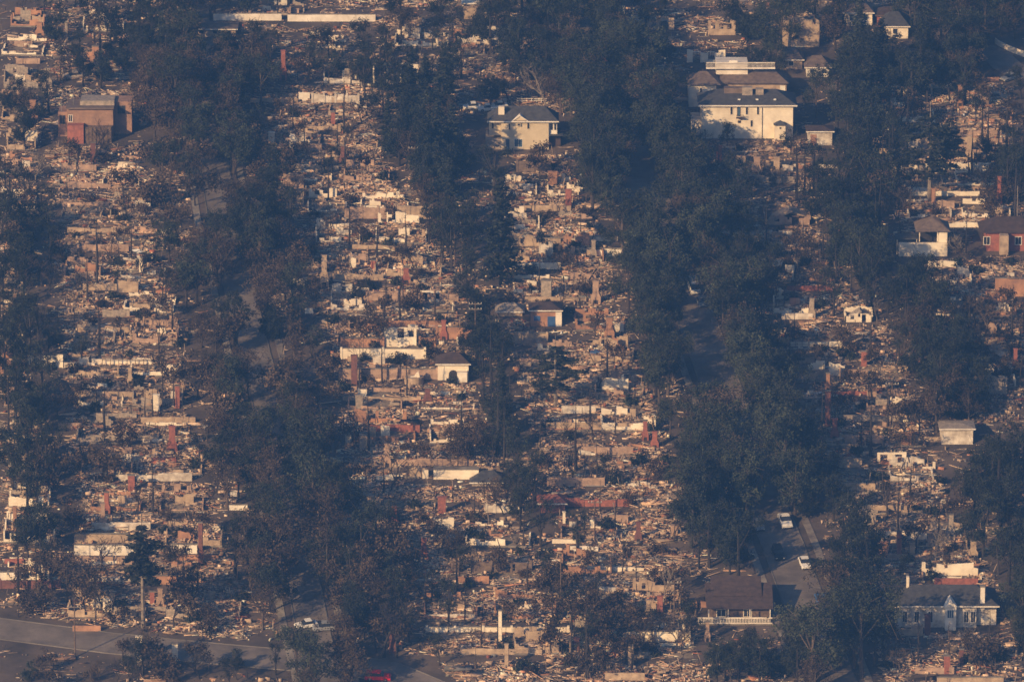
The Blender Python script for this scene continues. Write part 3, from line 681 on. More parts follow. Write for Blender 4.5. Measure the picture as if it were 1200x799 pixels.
# ---------------------------------------------------------------- rubble (nobody could count it): one object
def vnoise(x, y, cell, seed):
    gx = np.floor(x/cell).astype(int); gy = np.floor(y/cell).astype(int); fx = x/cell-gx; fy = y/cell-gy
    fx = fx*fx*(3-2*fx); fy = fy*fy*(3-2*fy)
    def h(i, j):
        n = np.sin(i*127.1+j*311.7+seed*74.7)*43758.5453; return n-np.floor(n)
    return (h(gx, gy)*(1-fx)+h(gx+1, gy)*fx)*(1-fy)+(h(gx, gy+1)*(1-fx)+h(gx+1, gy+1)*fx)*fy
def projn(x, y, z):
    dx = x; dy = y-CAM.y; dz = z-CAM.z
    f = dy*math.cos(DEP)-dz*math.sin(DEP); u = dy*math.sin(DEP)+dz*math.cos(DEP)
    return 600+dx/f/PIX, 400-u/f/PIX
def weight(x, y):
    px, py = projn(x, y, TS*y)
    w = np.full(x.shape, .10)+.16*(vnoise(x, y, 7, 31) > .55)
    for c in COLS:
        yy = [q[0] for q in c]; a = np.interp(py, yy, [q[1] for q in c]); b = np.interp(py, yy, [q[2] for q in c])
        ins = np.minimum(np.minimum((px-a)/14, (b-px)/14)+.5, np.minimum((py-yy[0])/10+1, (yy[-1]+30-py)/14+1))
        w = np.maximum(w, np.clip(ins, 0, 1))
    w *= np.where(vnoise(x, y*2.2, 8, 5) < .30, .28, 1)*np.where(py < 108, .45, 1)*np.where(px < 55, .5, 1)*np.where((px > 840) & (py < 560), .8, 1)*np.where(np.mod(y+vnoise(x, y, 25, 3)*9, 15.5) < 3.2, .42, 1)
    for ln, wd in roads:
        dmin = np.full(x.shape, 1e9)
        for p, q in zip(ln[:-1], ln[1:]):
            vx, vy = q.x-p.x, q.y-p.y; t = np.clip(((x-p.x)*vx+(y-p.y)*vy)/(vx*vx+vy*vy), 0, 1)
            dmin = np.minimum(dmin, np.hypot(x-p.x-t*vx, y-p.y-t*vy))
        w *= np.clip((dmin-wd/2-1.5)/3, 0, 1)
    for k in keep_out: w *= np.where((x > k[0]) & (x < k[1]) & (y > k[2]) & (y < k[3]), 0, 1)
    for k in soft_out: w *= np.where((x > k[0]) & (x < k[1]) & (y > k[2]) & (y < k[3]), .25, 1)
    return w
def heap(x, y, w):
    h = (vnoise(x, y, 5.5, 1)*.5+vnoise(x, y, 1.9, 2)*.16-.2)*w
    for (mx, my, rx, ry, hh) in mounds:
        sel = (np.abs(x-mx) < rx) & (np.abs(y-my) < ry)
        if sel.any(): h[sel] += hh*.3*(1-((x[sel]-mx)/rx)**2)*(1-((y[sel]-my)/ry)**2)
    return h-.12*(w < .25)
X0, X1, Y0, Y1 = -135, 135, -172, 215
V = []; F = []; C = []; nv = 0
step = 1.1; gx = np.arange(X0, X1, step); gy = np.arange(Y0, Y1, step)
GX, GY = np.meshgrid(gx, gy); x = GX.ravel(); y = GY.ravel()
wt = weight(x, y); hh = heap(x, y, wt)
V.append(np.stack([x, y, TS*y+hh-.05], 1)); nxx = len(gx); nyy = len(gy)
idx = np.arange(nxx*nyy).reshape(nyy, nxx)
q = np.stack([idx[:-1, :-1], idx[:-1, 1:], idx[1:, 1:], idx[1:, :-1]], -1).reshape(-1, 4)
keep = wt[q].max(1) > .04; q = q[keep]; F.append(q)
c1 = np.array([.36, .29, .22]); c2 = np.array([.15, .125, .10]); t = vnoise(x[q[:, 0]], y[q[:, 0]], 3.0, 9)[:, None]*.5+rng.random((len(q), 1))*.5
C.append(c1*t+c2*(1-t)); nv = nxx*nyy
PAL = np.array([(.56, .47, .39), (.66, .58, .50), (.50, .43, .36), (.40, .28, .21), (.30, .26, .23), (.13, .11, .10), (.05, .045, .042), (.36, .19, .13), (.50, .39, .30), (.74, .70, .65), (.22, .24, .27), (.30, .12, .085)])
PW = np.array([.17, .08, .16, .13, .12, .08, .06, .04, .11, .02, .03, .02]); PW /= PW.sum()
def pieces(n, kind):
    global nv
    x = rng.uniform(X0, X1, n); y = rng.uniform(Y0, Y1, n); w = weight(x, y)
    k = rng.random(n) < w*(.35+.65*vnoise(x, y, 3.2, 11)); x = x[k]; y = y[k]; w = w[k]; n = len(x)
    h = heap(x, y, w)
    a = rng.normal(0, .28, n)+np.where(rng.random(n) < .18, math.pi/2, 0)
    if kind == 'sheet': L = rng.uniform(.25, .85, n)*rng.choice([1, 1, 1, 2.6], n); W = rng.uniform(.12, .42, n)*np.sqrt(L); T = np.full(n, .07); tx = rng.normal(.12, .26, n); ty = rng.normal(0, .10, n)
    elif kind == 'slab': L = rng.uniform(1.8, 5, n); W = rng.uniform(.8, 2.6, n); T = np.full(n, .12); tx = rng.normal(.05, .12, n); ty = rng.normal(0, .05, n); a *= .4
    elif kind == 'stick': L = rng.uniform(.06, .14, n); W = rng.uniform(.06, .14, n); T = rng.uniform(.6, 3.0, n); tx = rng.normal(0, .18, n); ty = rng.normal(0, .25, n)
    elif kind == 'plank': L = rng.uniform(.8, 3.4, n); W = rng.uniform(.08, .18, n); T = np.full(n, .1); tx = rng.normal(0, .2, n); ty = rng.normal(0, .16, n)
    elif kind == 'chunk': L = rng.uniform(.15, .42, n); W = L*rng.uniform(.5, 1, n); T = L*rng.uniform(.4, 1, n); tx = rng.normal(0, .5, n); ty = rng.normal(0, .5, n)
    else: L = rng.uniform(.15, 1.3, n); W = np.full(n, .15); T = rng.uniform(.2, .85, n)**1.3; tx = rng.normal(0, .12, n); ty = rng.normal(0, .1, n)
    ca, sa = np.cos(a), np.sin(a); cx, sx = np.cos(tx), np.sin(tx); cy, sy = np.cos(ty), np.sin(ty)
    z = np.zeros(n)
    # R = Rz * Ry * Rx
    r = np.empty((n, 3, 3))
    r[:, 0, 0] = ca*cy; r[:, 0, 1] = ca*sy*sx-sa*cx; r[:, 0, 2] = ca*sy*cx+sa*sx
    r[:, 1, 0] = sa*cy; r[:, 1, 1] = sa*sy*sx+ca*cx; r[:, 1, 2] = sa*sy*cx-ca*sx
    r[:, 2, 0] = -sy; r[:, 2, 1] = cy*sx; r[:, 2, 2] = cy*cx
    u = np.array([(-1, -1, -1), (1, -1, -1), (1, 1, -1), (-1, 1, -1), (-1, -1, 1), (1, -1, 1), (1, 1, 1), (-1, 1, 1)])*.5
    loc = u[None]*np.stack([L, W, T], 1)[:, None, :]
    loc[:, 4:, 0] += rng.normal(0, .12, (n, 4))*L[:, None]*.5; loc[:, :, 1] *= rng.uniform(.6, 1.2, (n, 8))
    v = np.einsum('nij,nkj->nki', r, loc)
    zc = TS*y+h+np.abs(sy)*L*.25+T*(.35 if kind == 'stub' else .3)
    v += np.stack([x, y, zc], 1)[:, None, :]
    f = np.array([(0, 3, 2, 1), (4, 5, 6, 7), (0, 1, 5, 4), (1, 2, 6, 5), (2, 3, 7, 6), (3, 0, 4, 7)])
    V.append(v.reshape(-1, 3)); F.append((f[None]+(np.arange(n)*8)[:, None, None]+nv).reshape(-1, 4)); nv += 8*n
    ci = rng.choice([5, 6, 6, 6, 4], n) if kind == 'stick' else rng.choice(len(PAL), n, p=PW)
    c = PAL[ci]*rng.uniform(.8, 1.15, (n, 1)); lot = .88+.62*vnoise(x, y, 11, 21)[:, None]
    c = c*lot*(.75+.5*(vnoise(x*.7, y*2, 3.5, 41)[:, None] > .45)); C.append(np.repeat(np.clip(c*np.array([1.03, .91, .81]), 0, .9), 6, 0))
pieces(30000, 'stick'); pieces(6000, 'slab'); pieces(380000, 'sheet'); pieces(200000, 'plank'); pieces(150000, 'chunk'); pieces(60000, 'stub')
V = np.concatenate(V); F = np.concatenate(F); C = np.concatenate(C)
me = bpy.data.meshes.new('rubble'); me.vertices.add(len(V)); me.vertices.foreach_set('co', V.astype('f').ravel())
me.loops.add(len(F)*4); me.loops.foreach_set('vertex_index', F.astype('i').ravel())
me.polygons.add(len(F)); me.polygons.foreach_set('loop_start', np.arange(0, len(F)*4, 4, dtype='i')); me.polygons.foreach_set('loop_total', np.full(len(F), 4, 'i'))
at = me.attributes.new('tint', 'FLOAT_COLOR', 'FACE'); at.data.foreach_set('color', np.concatenate([C, np.ones((len(C), 1))], 1).astype('f').ravel())
me.update(calc_edges=True); me.materials.append(M['rubble'])
rb = bpy.data.objects.new('rubble', me); col.objects.link(rb); rb['kind'] = 'stuff'
tag(rb, 'sun-bleached rubble of burnt houses spread over every lot', 'rubble')
print('rubble faces', len(F))

# ---------------------------------------------------------------- trees
def rv(s=1.0): return Vector((random.gauss(0, s), random.gauss(0, s), random.gauss(0, s)))
def leafy_proto(kind, look, leafm, Ht, Rad, bot, nclump, nleaf, ls, name='leafy_tree', barkm='bark', flat=1.0):
    r = bpy.data.objects.new(name, None); col.objects.link(r)
    t = MB(); cr = MB(); top = Ht*.8
    lean = Vector((random.uniform(-.6, .6), random.uniform(-.6, .6), 0))
    t.tube([(0, 0, -.4), lean*.3+Vector((0, 0, Ht*.3)), lean*.7+Vector((0, 0, Ht*.55)), lean+Vector((0, 0, top))], [Ht*.028, Ht*.021, Ht*.014, Ht*.004], 6)
    lobes = []
    for i in range(random.randint(5, 8)):
        a = random.uniform(0, 2*math.pi); rr = Rad*random.uniform(.25, .75); z = random.uniform(bot+.15*(Ht-bot), Ht*.88)
        lobes.append((Vector((rr*math.cos(a), rr*math.sin(a), z)), Rad*random.uniform(.32, .6)))
    lobes.append((Vector((0, 0, Ht*.82)), Rad*.5))
    for (c, lr) in lobes:
        s0 = lean*.5+Vector((0, 0, max(bot*.8, c.z*.55)))
        t.tube([s0, (s0+c)*.5+Vector((0, 0, -.3)), c], [Ht*.010, Ht*.006, Ht*.003], 4)
        for j in range(5): 
            e = c+rv(lr*.6); t.tube([c, e], [Ht*.003, .03], 3, False)
    for i in range(nclump):
        c, lr = random.choice(lobes); d = rv().normalized()*lr*random.uniform(.55, 1.12); d.z *= .75*flat
        cc = c+d; sz = random.uniform(.5, 1.1)*Rad*.14; tone = random.uniform(.6, 1.5)
        for j in range(nleaf):
            p = cc+rv(sz*.7); u = rv().normalized()*ls*random.uniform(.5, 1.1); v = rv().normalized().cross(u).normalized()*ls*random.uniform(.3, .7)
            k = tone*random.uniform(.8, 1.2); cr.quad(p-u, p-v*.8, p+u, p+v, c=k)
    to = t.build('trunk', barkm, r); co = cr.build('crown', leafm, r, attr=True)
    return reg(r, to, co), look, Ht
def conifer_proto(look, Ht, Rad, bot, tiers, leafm, name='conifer', dens=1.0, umbrella=False, bm='burnt_bark'):
    r = bpy.data.objects.new(name, None); col.objects.link(r); t = MB(); cr = MB()
    t.tube([(0, 0, -.4), (.1, 0, Ht*.5), (0, .1, Ht)], [Ht*.022, Ht*.014, .04], 6)
    for i in range(tiers):
        f = i/(tiers-1); z = bot+(Ht*.98-bot)*f; rad = Rad*(math.sin(math.pi*min(1, f*.9+.25))**.7 if umbrella else (1-f)**.8+.08)*random.uniform(.7, 1.1)
        for j in range(random.randint(4, 6)):
            a = random.uniform(0, 2*math.pi); L = rad*random.uniform(.6, 1.1); e = Vector((L*math.cos(a), L*math.sin(a), z-L*.12+random.uniform(-.2, .3)))
            s0 = Vector((0, 0, z)); t.tube([s0, (s0+e)*.5+Vector((0, 0, .15)), e], [.09, .05, .02], 3, False)
            for q in range(int(34*dens*L/2)):
                tt = random.uniform(.3, 1.05); p = s0.lerp(e, tt)+Vector((random.gauss(0, .35), random.gauss(0, .35), random.gauss(.05, .16)))
                u = Vector((random.gauss(0, 1), random.gauss(0, 1), random.gauss(0, .35))).normalized()*.42; v = rv().normalized().cross(u).normalized()*.17
                cr.quad(p-u, p-v, p+u, p+v, c=random.uniform(.6, 1.4))
    return reg(r, t.build('trunk', bm, r), cr.build('crown', leafm, r, attr=True)), look, Ht
def bare_proto(look, Ht, spread, depth, bm, name='bare_tree', leaf=0):
    r = bpy.data.objects.new(name, None); col.objects.link(r); t = MB(); tw = MB(); cr = MB()
    def br(p, d, L, rad, k):
        n = 3; pts = [p]; q = p.copy(); dd = d.copy()
        for i in range(n): dd = (dd+rv(.13)+Vector((0, 0, .04))).normalized(); q = q+dd*L/n; pts.append(q.copy())
        (t if k >= depth-1 else tw).tube(pts, [max(.035, rad*(1-.45*i/n)) for i in range(n+1)], 5 if k > 2 else 3, False)
        if k == 0:
            for j in range(leaf):
                p2 = pts[-1]+rv(.5); u = rv().normalized()*.3; v = rv().normalized().cross(u).normalized()*.2; cr.quad(p2-u, p2-v, p2+u, p2+v, c=random.uniform(.6, 1.4))
            return
        for j in range(random.choice([2, 3, 3])):
            a = rv().normalized(); nd = (dd+a*spread).normalized(); nd.z = nd.z*.8+.12
            br(pts[-1] if j else pts[-2], nd.normalized(), L*random.uniform(.62, .85), rad*.6, k-1)
    br(Vector((0, 0, -.3)), Vector((0, 0, 1)), Ht*.30, Ht*.024, depth)
    parts = [t.build('trunk', bm, r), tw.build('branches', bm, r)]
    if leaf: parts.append(cr.build('crown', 'leaf_brown', r, attr=True))
    return reg(r, *parts), look, Ht
def snag_proto(look, Ht, bm):
    r = bpy.data.objects.new('dead_trunk', None); col.objects.link(r); t = MB(); b = MB()
    t.tube([(0, 0, -.4), (.15, .1, Ht*.4), (-.1, .1, Ht*.75), (.05, 0, Ht)], [Ht*.018+.08, Ht*.013+.05, .09, .03], 6)
    for i in range(26):
        z = random.uniform(.2, .97)*Ht; a = random.uniform(0, 6.28); L = (1.1-z/Ht)*random.uniform(.6, 2.4)
        e = Vector((L*math.cos(a), L*math.sin(a), z+L*random.uniform(-.3, .4))); t.tube([(0, 0, z), e], [.05, .025], 3, False)
    return reg(r, t.build('trunk', bm, r)), look, Ht
def shrub_proto(look, leafm, Rd):
    r = bpy.data.objects.new('shrub', None); col.objects.link(r); t = MB(); cr = MB()
    for i in range(7):
        e = Vector((random.uniform(-.6, .6)*Rd, random.uniform(-.6, .6)*Rd, Rd*random.uniform(.6, 1.1))); t.tube([(0, 0, -.1), e*.5, e], [.07, .05, .02], 3, False)
    for i in range(26):
        c = Vector((random.gauss(0, .45)*Rd, random.gauss(0, .45)*Rd, abs(random.gauss(.55, .3))*Rd)); k = random.uniform(.6, 1.4)
        for j in range(22):
            p = c+rv(Rd*.16); u = rv().normalized()*.2; v = rv().normalized().cross(u).normalized()*.14; cr.quad(p-u, p-v, p+u, p+v, c=k*random.uniform(.8, 1.2))
    return reg(r, t.build('stems', 'burnt_bark', r), cr.build('crown', leafm, r, attr=True)), look, Rd
PROT = {
 'green': [leafy_proto('g', 'broad dark green street tree', 'leaf_green', h, ra, bo, 115, 34, .25) for h, ra, bo in ((13, 5.6, 2.8), (11, 4.8, 2.2), (15, 5.6, 3.5), (12, 4.2, 2.4))],
 'brown': [leafy_proto('b', 'scorched brown leafy tree', 'leaf_brown', h, ra, bo, 80, 26, .22, name='scorched_tree') for h, ra, bo in ((11, 4.8, 2.5), (9.5, 4.2, 2), (12.5, 4.4, 3))],
 'dark': [leafy_proto('d', 'dense blackish-green tree', 'leaf_dark', h, ra, bo, 125, 34, .25, barkm='burnt_bark', name='evergreen_tree') for h, ra, bo in ((13, 4.6, 1.8), (10, 4.4, 1.4), (16, 4.6, 2.2), (8, 3.8, 1))],
 'thin': [leafy_proto('t', 'thin ragged scorched tree', 'leaf_dark', h, ra, bo, 60, 26, .22, barkm='burnt_bark', name='ragged_tree') for h, ra, bo in ((11, 3.6, 3), (13, 3.4, 4), (9, 3.8, 2.5))],
 'conifer': [conifer_proto('narrow dark conifer', h, ra, b0, n, 'leaf_dark') for h, ra, b0, n in ((16, 3.2, 2, 22), (13, 2.6, 1, 18), (19, 3.6, 3, 26))],
 'pine': [conifer_proto('open tiered pine', h, ra, b0, n, 'leaf_dark', 'pine_tree', 1.3, True, 'pale_bark') for h, ra, b0, n in ((16, 6.0, 5, 10), (17, 4.2, 6.5, 12))],
 'bare': [bare_proto('leafless spreading tree', h, sp, 5, bm) for h, sp, bm in ((9, .75, 'burnt_bark'), (11, .65, 'burnt_bark'), (8, .85, 'bark'), (10, .7, 'bark'))],
 'twiggy': [bare_proto('burnt twiggy brown-leaved tree', h, sp, 5, 'burnt_bark', 'twiggy_tree', 5) for h, sp in ((10, .8), (8.5, .9), (11, .7))],
 'pale': [bare_proto('pale grey leafless tree', h, .75, 5, 'pale_bark', 'bare_tree') for h in (9.5, 8)],
 'snag': [snag_proto('charred bare trunk', h, bm) for h, bm in ((11, 'burnt_bark'), (14, 'burnt_bark'), (8, 'bark'), (17, 'burnt_bark'))],
 'shrub': [shrub_proto('low dark shrub', 'leaf_dark', 1.4), shrub_proto('low green shrub', 'leaf_green', 1.2), shrub_proto('low brown shrub', 'leaf_brown', 1.5)],
}
GRP = {'green': 'dark green street trees', 'brown': 'scorched brown trees', 'dark': 'dense blackish-green trees', 'thin': 'thin ragged trees', 'conifer': 'dark conifers', 'pine': 'open tiered pines', 'bare': 'leafless burnt trees', 'twiggy': 'burnt twiggy trees', 'pale': 'pale leafless trees', 'snag': 'charred trunks', 'shrub': 'low shrubs among the ruins'}
CLEAR = [(618, 385, 690, 478), (150, 610, 185, 730), (1075, 120, 1125, 235), (818, 682, 850, 710), (571, 240, 603, 330), (67, 120, 155, 172), (567, 128, 660, 184), (820, 108, 932, 165), (803, 82, 926, 112), (505, 420, 552, 452), (618, 358, 660, 384), (828, 682, 908, 735), (1048, 682, 1170, 738), (1050, 270, 1115, 302), (1145, 268, 1200, 298),
 (1000, 8, 1016, 20), (1044, 26, 1060, 38), (955, 74, 970, 84), (946, 152, 976, 171), (242, 206, 268, 244), (266, 324, 292, 346), (294, 390, 314, 402), (303, 462, 324, 490), (346, 690, 380, 745), (733, 203, 772, 221), (802, 332, 826, 362),
 (812, 396, 842, 434), (892, 598, 962, 725), (0, 722, 130, 752), (250, 14, 442, 26), (545, 120, 595, 130), (1103, 500, 1141, 521), (988, 362, 1024, 379), (430, 784, 458, 797), (327, 58, 337, 96), (1165, 50, 1200, 72), (1155, 104, 1178, 118), (265, 584, 290, 598), (1166, 326, 1200, 348), (802, 58, 852, 74), (485, 548, 562, 563)]
def blocks(px, py, h, rad):
    s = S(py); t = py-h*s*VC; b = py-h*s*.2; w2 = rad*s*.8
    return any(px-w2 < c[2] and px+w2 > c[0] and t < c[3]-2 and b > c[1]+2 for c in CLEAR)
def in_cols(px, py, m):
    for c in COLS[:4]:
        b = band(c, py)
        if b and c[0][0] < py and b[0]+m-(24 if m < 0 else 0) < px < b[1]-m-4: return True
    return False
usedp = set(); counts = {}
def plant(kind, px, py, hscale=1.0, label=None, var=None, target_h=None):
    p = spot(px, py)
    for k in keep_out:
        if k[0]+.5 < p.x < k[1]-.5 and k[2]-.5 < p.y < k[3]: return None
    lst = PROT[kind]; i = random.randrange(len(lst)) if var is None else var
    pr, look, Ht = lst[i]; counts[kind] = counts.get(kind, 0)+1
    if (kind, i) in usedp: o = dup(pr)
    else: o = pr; usedp.add((kind, i))
    s = (target_h/Ht) if target_h else hscale*random.uniform(.8, 1.15)
    o.location = p-Vector((0, 0, .1)); o.rotation_euler = (0, 0, random.uniform(0, 6.28)); o.scale = (s*random.uniform(.9, 1.1), s*random.uniform(.9, 1.1), s)
    o['category'] = 'shrub' if kind == 'shrub' else 'tree'; o['group'] = GRP[kind]
    o['label'] = label or ''
    if not label: autolist.append((o, look, Ht*s/2))
    return o
def inpoly(px, py, poly):
    c = False; j = len(poly)-1
    for i in range(len(poly)):
        xi, yi = poly[i]; xj, yj = poly[j]
        if (yi > py) != (yj > py) and px < (xj-xi)*(py-yi)/(yj-yi)+xi: c = not c
        j = i
    return c
road_px = [d[0] for d in road_defs]
placed = []
def fill(poly, n, mix, hs=1.0, mind=11):
    xs = [p[0] for p in poly]; ys = [p[1] for p in poly]; k = 0; tries = 0
    names = list(mix); ws = [mix[q] for q in names]; n = int(n*.82+.5)
    while k < n and tries < n*40:
        tries += 1; px = random.uniform(min(xs), max(xs)); py = random.uniform(min(ys), max(ys))
        if not inpoly(px, py, poly) or near_road(px, py, 1.2): continue
        if any(abs(px-a) < mind and abs(py-b) < mind*.6 for a, b in placed): continue
        kd = random.choices(names, ws)[0]; big = kd in ('green', 'brown', 'dark', 'conifer')
        if blocks(px, py, (12 if big else 9)*hs, 4.5 if big else 2) or (big and in_cols(px, py, -9)) or (kd == 'thin' and in_cols(px, py, 8)): continue
        placed.append((px, py)); plant(kd, px, py, hs*.9); k += 1
def street_row(i, kinds, spacing, hs, off=1.2, y0=-20, y1=830):
    ln, wd = roads[i]
    for sgn in (-1, 1):
        for a, b in zip(ln[:-1], ln[1:]):
            L = (b-a).length; n = max(1, int(L/spacing)); d = (b-a).normalized(); nn = Vector((d.y, -d.x, 0)).normalized()
            for k in range(n):
                p = a+(b-a)*((k+random.uniform(.2, .8))/n)+nn*sgn*(wd/2+off+random.uniform(0, 1.2)); px, py = proj(p.x, p.y, TS*p.y)
                if not (-30 < px < 1230 and y0 < py < y1): continue
                if in_cols(px, py, -4) or blocks(px, py, 11*hs, 3.3): continue
                placed.append((px, py)); plant(random.choice(kinds), px, py, hs)
street_row(0, ['brown', 'brown', 'brown', 'green', 'twiggy', 'dark'], 3.5, .95, .3)
street_row(1, ['green', 'green', 'dark', 'brown'], 4.4, 1.05, .4)

# hand-placed trees one can pick out
plant('pine', 651, 481, label='lone tiered pine with flat open branches in the centre block', var=0, target_h=15.5)
plant('pine', 168, 735, label='tall thin pine with a pale trunk foot at lower left', var=1, target_h=22)
plant('pine', 1089, 238, label='tall open black pine with layered branches at upper right', var=0, target_h=22)
plant('pine', 1113, 215, label='smaller black pine right of the tall open black pine', var=1, target_h=16)
for x_, y_ in ((1109, 524), (1120, 525), (1135, 524)): plant('shrub', x_, y_, 1.1)
for x_, y_ in ((40, 434), (60, 433), (425, 424), (470, 424), (530, 452), (1075, 742), (1095, 743), (1140, 742), (838, 166), (872, 165)): plant('shrub', x_, y_, 1.0)
plant('conifer', 587, 335, label='narrow ragged conifer rising left of the centre block', var=0, target_h=23)
plant('green', 348, 792, label='rounded green-brown street tree at the corner of the cross street', var=1, target_h=10)
plant('green', 955, 800, label='broad green tree at the bottom end of the right street', var=0, target_h=13)
plant('dark', 1008, 672, label='large black spreading tree beside the right street', var=0, target_h=15)
plant('dark', 995, 690, var=1); plant('pale', 640, 128, label='pale forked leafless tree above the beige house', target_h=12)
plant('bare', 655, 126, label='slim leafless tree right of the pale forked tree', target_h=9)
plant('bare', 118, 670, label='leafless black tree in front of the long white wall', target_h=9)
plant('green', 852, 172, .5); plant('bare', 825, 172, label='leafless bush-like tree at the left end of the long cream house', target_h=5)
plant('green', 905, 165, label='small slim green tree against the long cream house wall', target_h=4.5)
plant('dark', 890, 348, label='flat-topped dark tree with pale branches beside the right avenue', var=3, target_h=9)
plant('bare', 1155, 400, target_h=12); plant('bare', 1140, 395, target_h=11)
plant('bare', 450, 770, target_h=15); plant('snag', 985, 730, label='tall pale trunk standing behind the right pavement', target_h=13)
A = dict
fill([(155, 110), (235, 110), (245, 200), (258, 290), (272, 345), (290, 430), (310, 500), (330, 600), (345, 700), (355, 745), (290, 740), (255, 620), (225, 480), (205, 340), (170, 250)], 62, A(brown=6, green=2, dark=2, thin=2, twiggy=4))
fill([(255, 110), (310, 120), (335, 240), (365, 330), (385, 420), (398, 500), (415, 600), (440, 700), (440, 770), (390, 770), (350, 600), (322, 480), (300, 380), (280, 300), (262, 200)], 56, A(brown=5, green=2, dark=2, thin=3, twiggy=4))
fill([(160, 95), (320, 95), (300, 150), (170, 150)], 16, A(brown=5, green=2, dark=2))
fill([(440, 130), (575, 120), (590, 210), (600, 270), (520, 265), (440, 235)], 34, A(dark=5, conifer=5, thin=2, brown=1))
fill([(430, 290), (525, 285), (530, 318), (430, 312)], 12, A(dark=4, brown=2, thin=2))
fill([(545, 260), (600, 260), (600, 330), (590, 420), (610, 520), (640, 610), (665, 700), (630, 705), (600, 600), (560, 470), (545, 380)], 50, A(dark=4, conifer=3, thin=4, brown=1, snag=1), .95)
fill([(655, 130), (830, 130), (845, 200), (860, 290), (740, 300), (690, 250), (665, 200)], 46, A(green=5, dark=4, brown=1))
fill([(715, 300), (800, 300), (860, 470), (880, 560), (895, 640), (870, 690), (800, 665), (800, 580), (778, 500), (745, 400)], 58, A(green=4, dark=4, brown=1, thin=2), .95)
fill([(820, 290), (880, 280), (900, 360), (935, 440), (960, 520), (985, 600), (960, 650), (925, 620), (890, 530), (850, 430)], 44, A(green=4, dark=5, thin=2), .95)
fill([(945, 640), (1040, 640), (1045, 720), (1030, 790), (985, 770), (965, 720)], 16, A(dark=5, green=2, thin=2))
fill([(0, 120), (60, 120), (62, 250), (70, 400), (60, 440), (0, 440)], 26, A(dark=4, conifer=2, thin=4, bare=2))
fill([(10, 560), (95, 540), (100, 660), (40, 690)], 18, A(dark=3, twiggy=4, thin=4), .9)
fill([(10, 470), (70, 460), (80, 520), (20, 540)], 8, A(dark=3, twiggy=3, thin=4), .9)
fill([(940, 90), (1040, 60), (1100, 100), (1090, 130), (1020, 130), (1035, 250), (960, 270), (940, 200)], 36, A(dark=5, green=2, thin=2, conifer=2))
fill([(970, 330), (1080, 345), (1110, 410), (1080, 450), (1000, 430), (960, 380)], 26, A(dark=5, thin=2, brown=2, green=1))
fill([(1075, 420), (1130, 410), (1160, 500), (1150, 600), (1110, 560)], 22, A(dark=5, thin=3, brown=2), .95)
fill([(1130, 560), (1200, 520), (1210, 700), (1150, 680)], 22, A(dark=5, thin=3, brown=2))
fill([(1110, 720), (1205, 700), (1205, 810), (1160, 790)], 10, A(dark=5, green=2), .8)
fill([(1030, 130), (1200, 130), (1200, 265), (1030, 255)], 26, A(bare=3, snag=5, thin=3, twiggy=2))
fill([(1100, 20), (1205, 10), (1205, 180), (1120, 110)], 16, A(dark=2, brown=5, green=2))
fill([(60, 20), (340, 40), (320, 105), (60, 110)], 30, A(dark=4, thin=4, bare=3, twiggy=2), .85)
fill([(400, 30), (440, 20), (470, 120), (420, 125)], 8, A(dark=3, thin=3, bare=2))
fill([(560, 20), (760, 30), (740, 120), (580, 120), (570, 70)], 34, A(dark=4, brown=3, thin=3, bare=3, pale=1), .9)
fill([(590, 10), (720, 0), (700, 30), (600, 40)], 8, A(dark=4, thin=3))
fill([(850, 30), (1040, 20), (1000, 80), (870, 70)], 16, A(dark=4, green=3), .8)
fill([(80, 0), (340, 0), (340, 14), (80, 24)], 12, A(dark=4, thin=4), .8)
fill([(380, 640), (480, 640), (500, 790), (400, 760)], 18, A(twiggy=4, thin=4, dark=2))
fill([(480, 750), (530, 750), (530, 810), (485, 810)], 7, A(dark=5), .9)
fill([(640, 690), (740, 720), (750, 800), (650, 800)], 24, A(dark=3, thin=4, twiggy=3), .85)
fill([(760, 740), (880, 745), (990, 800), (780, 810)], 22, A(dark=4, green=3, thin=2), .75)
fill([(110, 690), (250, 700), (260, 760), (240, 800), (120, 800)], 20, A(twiggy=5, bare=3, thin=2), .85)
fill([(0, 740), (120, 770), (300, 785), (400, 800), (300, 812), (0, 812)], 18, A(twiggy=2, bare=2, thin=3, dark=2), .6)
fill([(540, 500), (600, 520), (600, 570), (520, 560)], 12, A(twiggy=4, thin=3, bare=2), .8)
fill([(900, 200), (960, 210), (1050, 260), (1070, 300), (960, 300)], 16, A(dark=3, thin=3, snag=2))
fill([(0, 120), (60, 120), (60, 440), (0, 440)], 16, A(dark=4, thin=3, bare=2), .95, 9)
fill([(20, 690), (120, 690), (120, 800), (0, 800)], 16, A(bare=4, snag=4, twiggy=4), .9)
fill([(60, 10), (330, 10), (430, 110), (60, 120)], 24, A(dark=4, thin=3, bare=3, snag=2), .85)
fill([(300, 30), (450, 30), (450, 105), (300, 100)], 12, A(dark=3, thin=3, bare=3, twiggy=3), .75, 9)
fill([(440, 30), (780, 20), (800, 110), (450, 115)], 15, A(dark=3, brown=2, thin=3, bare=3, twiggy=3), .8, 9)
fill([(0, 10), (80, 10), (70, 120), (0, 120)], 7, A(dark=3, thin=3, bare=3), .8, 9)
fill([(450, 20), (560, 20), (570, 110), (440, 110)], 12, A(dark=3, thin=3, bare=3, snag=2), .8)
fill([(940, 20), (1200, 15), (1190, 110), (1000, 110)], 34, A(dark=4, green=2, brown=4))
fill([(850, 75), (1000, 75), (1000, 130), (940, 150)], 12, A(dark=4, green=3), .9)
fill([(980, 60), (1200, 60), (1200, 330), (1000, 320)], 40, A(dark=2, bare=3, snag=4, thin=3), .95)
fill([(850, 180), (900, 300), (960, 300), (1060, 300), (1080, 360), (960, 400), (880, 380), (840, 250)], 26, A(dark=5, green=2, thin=3))
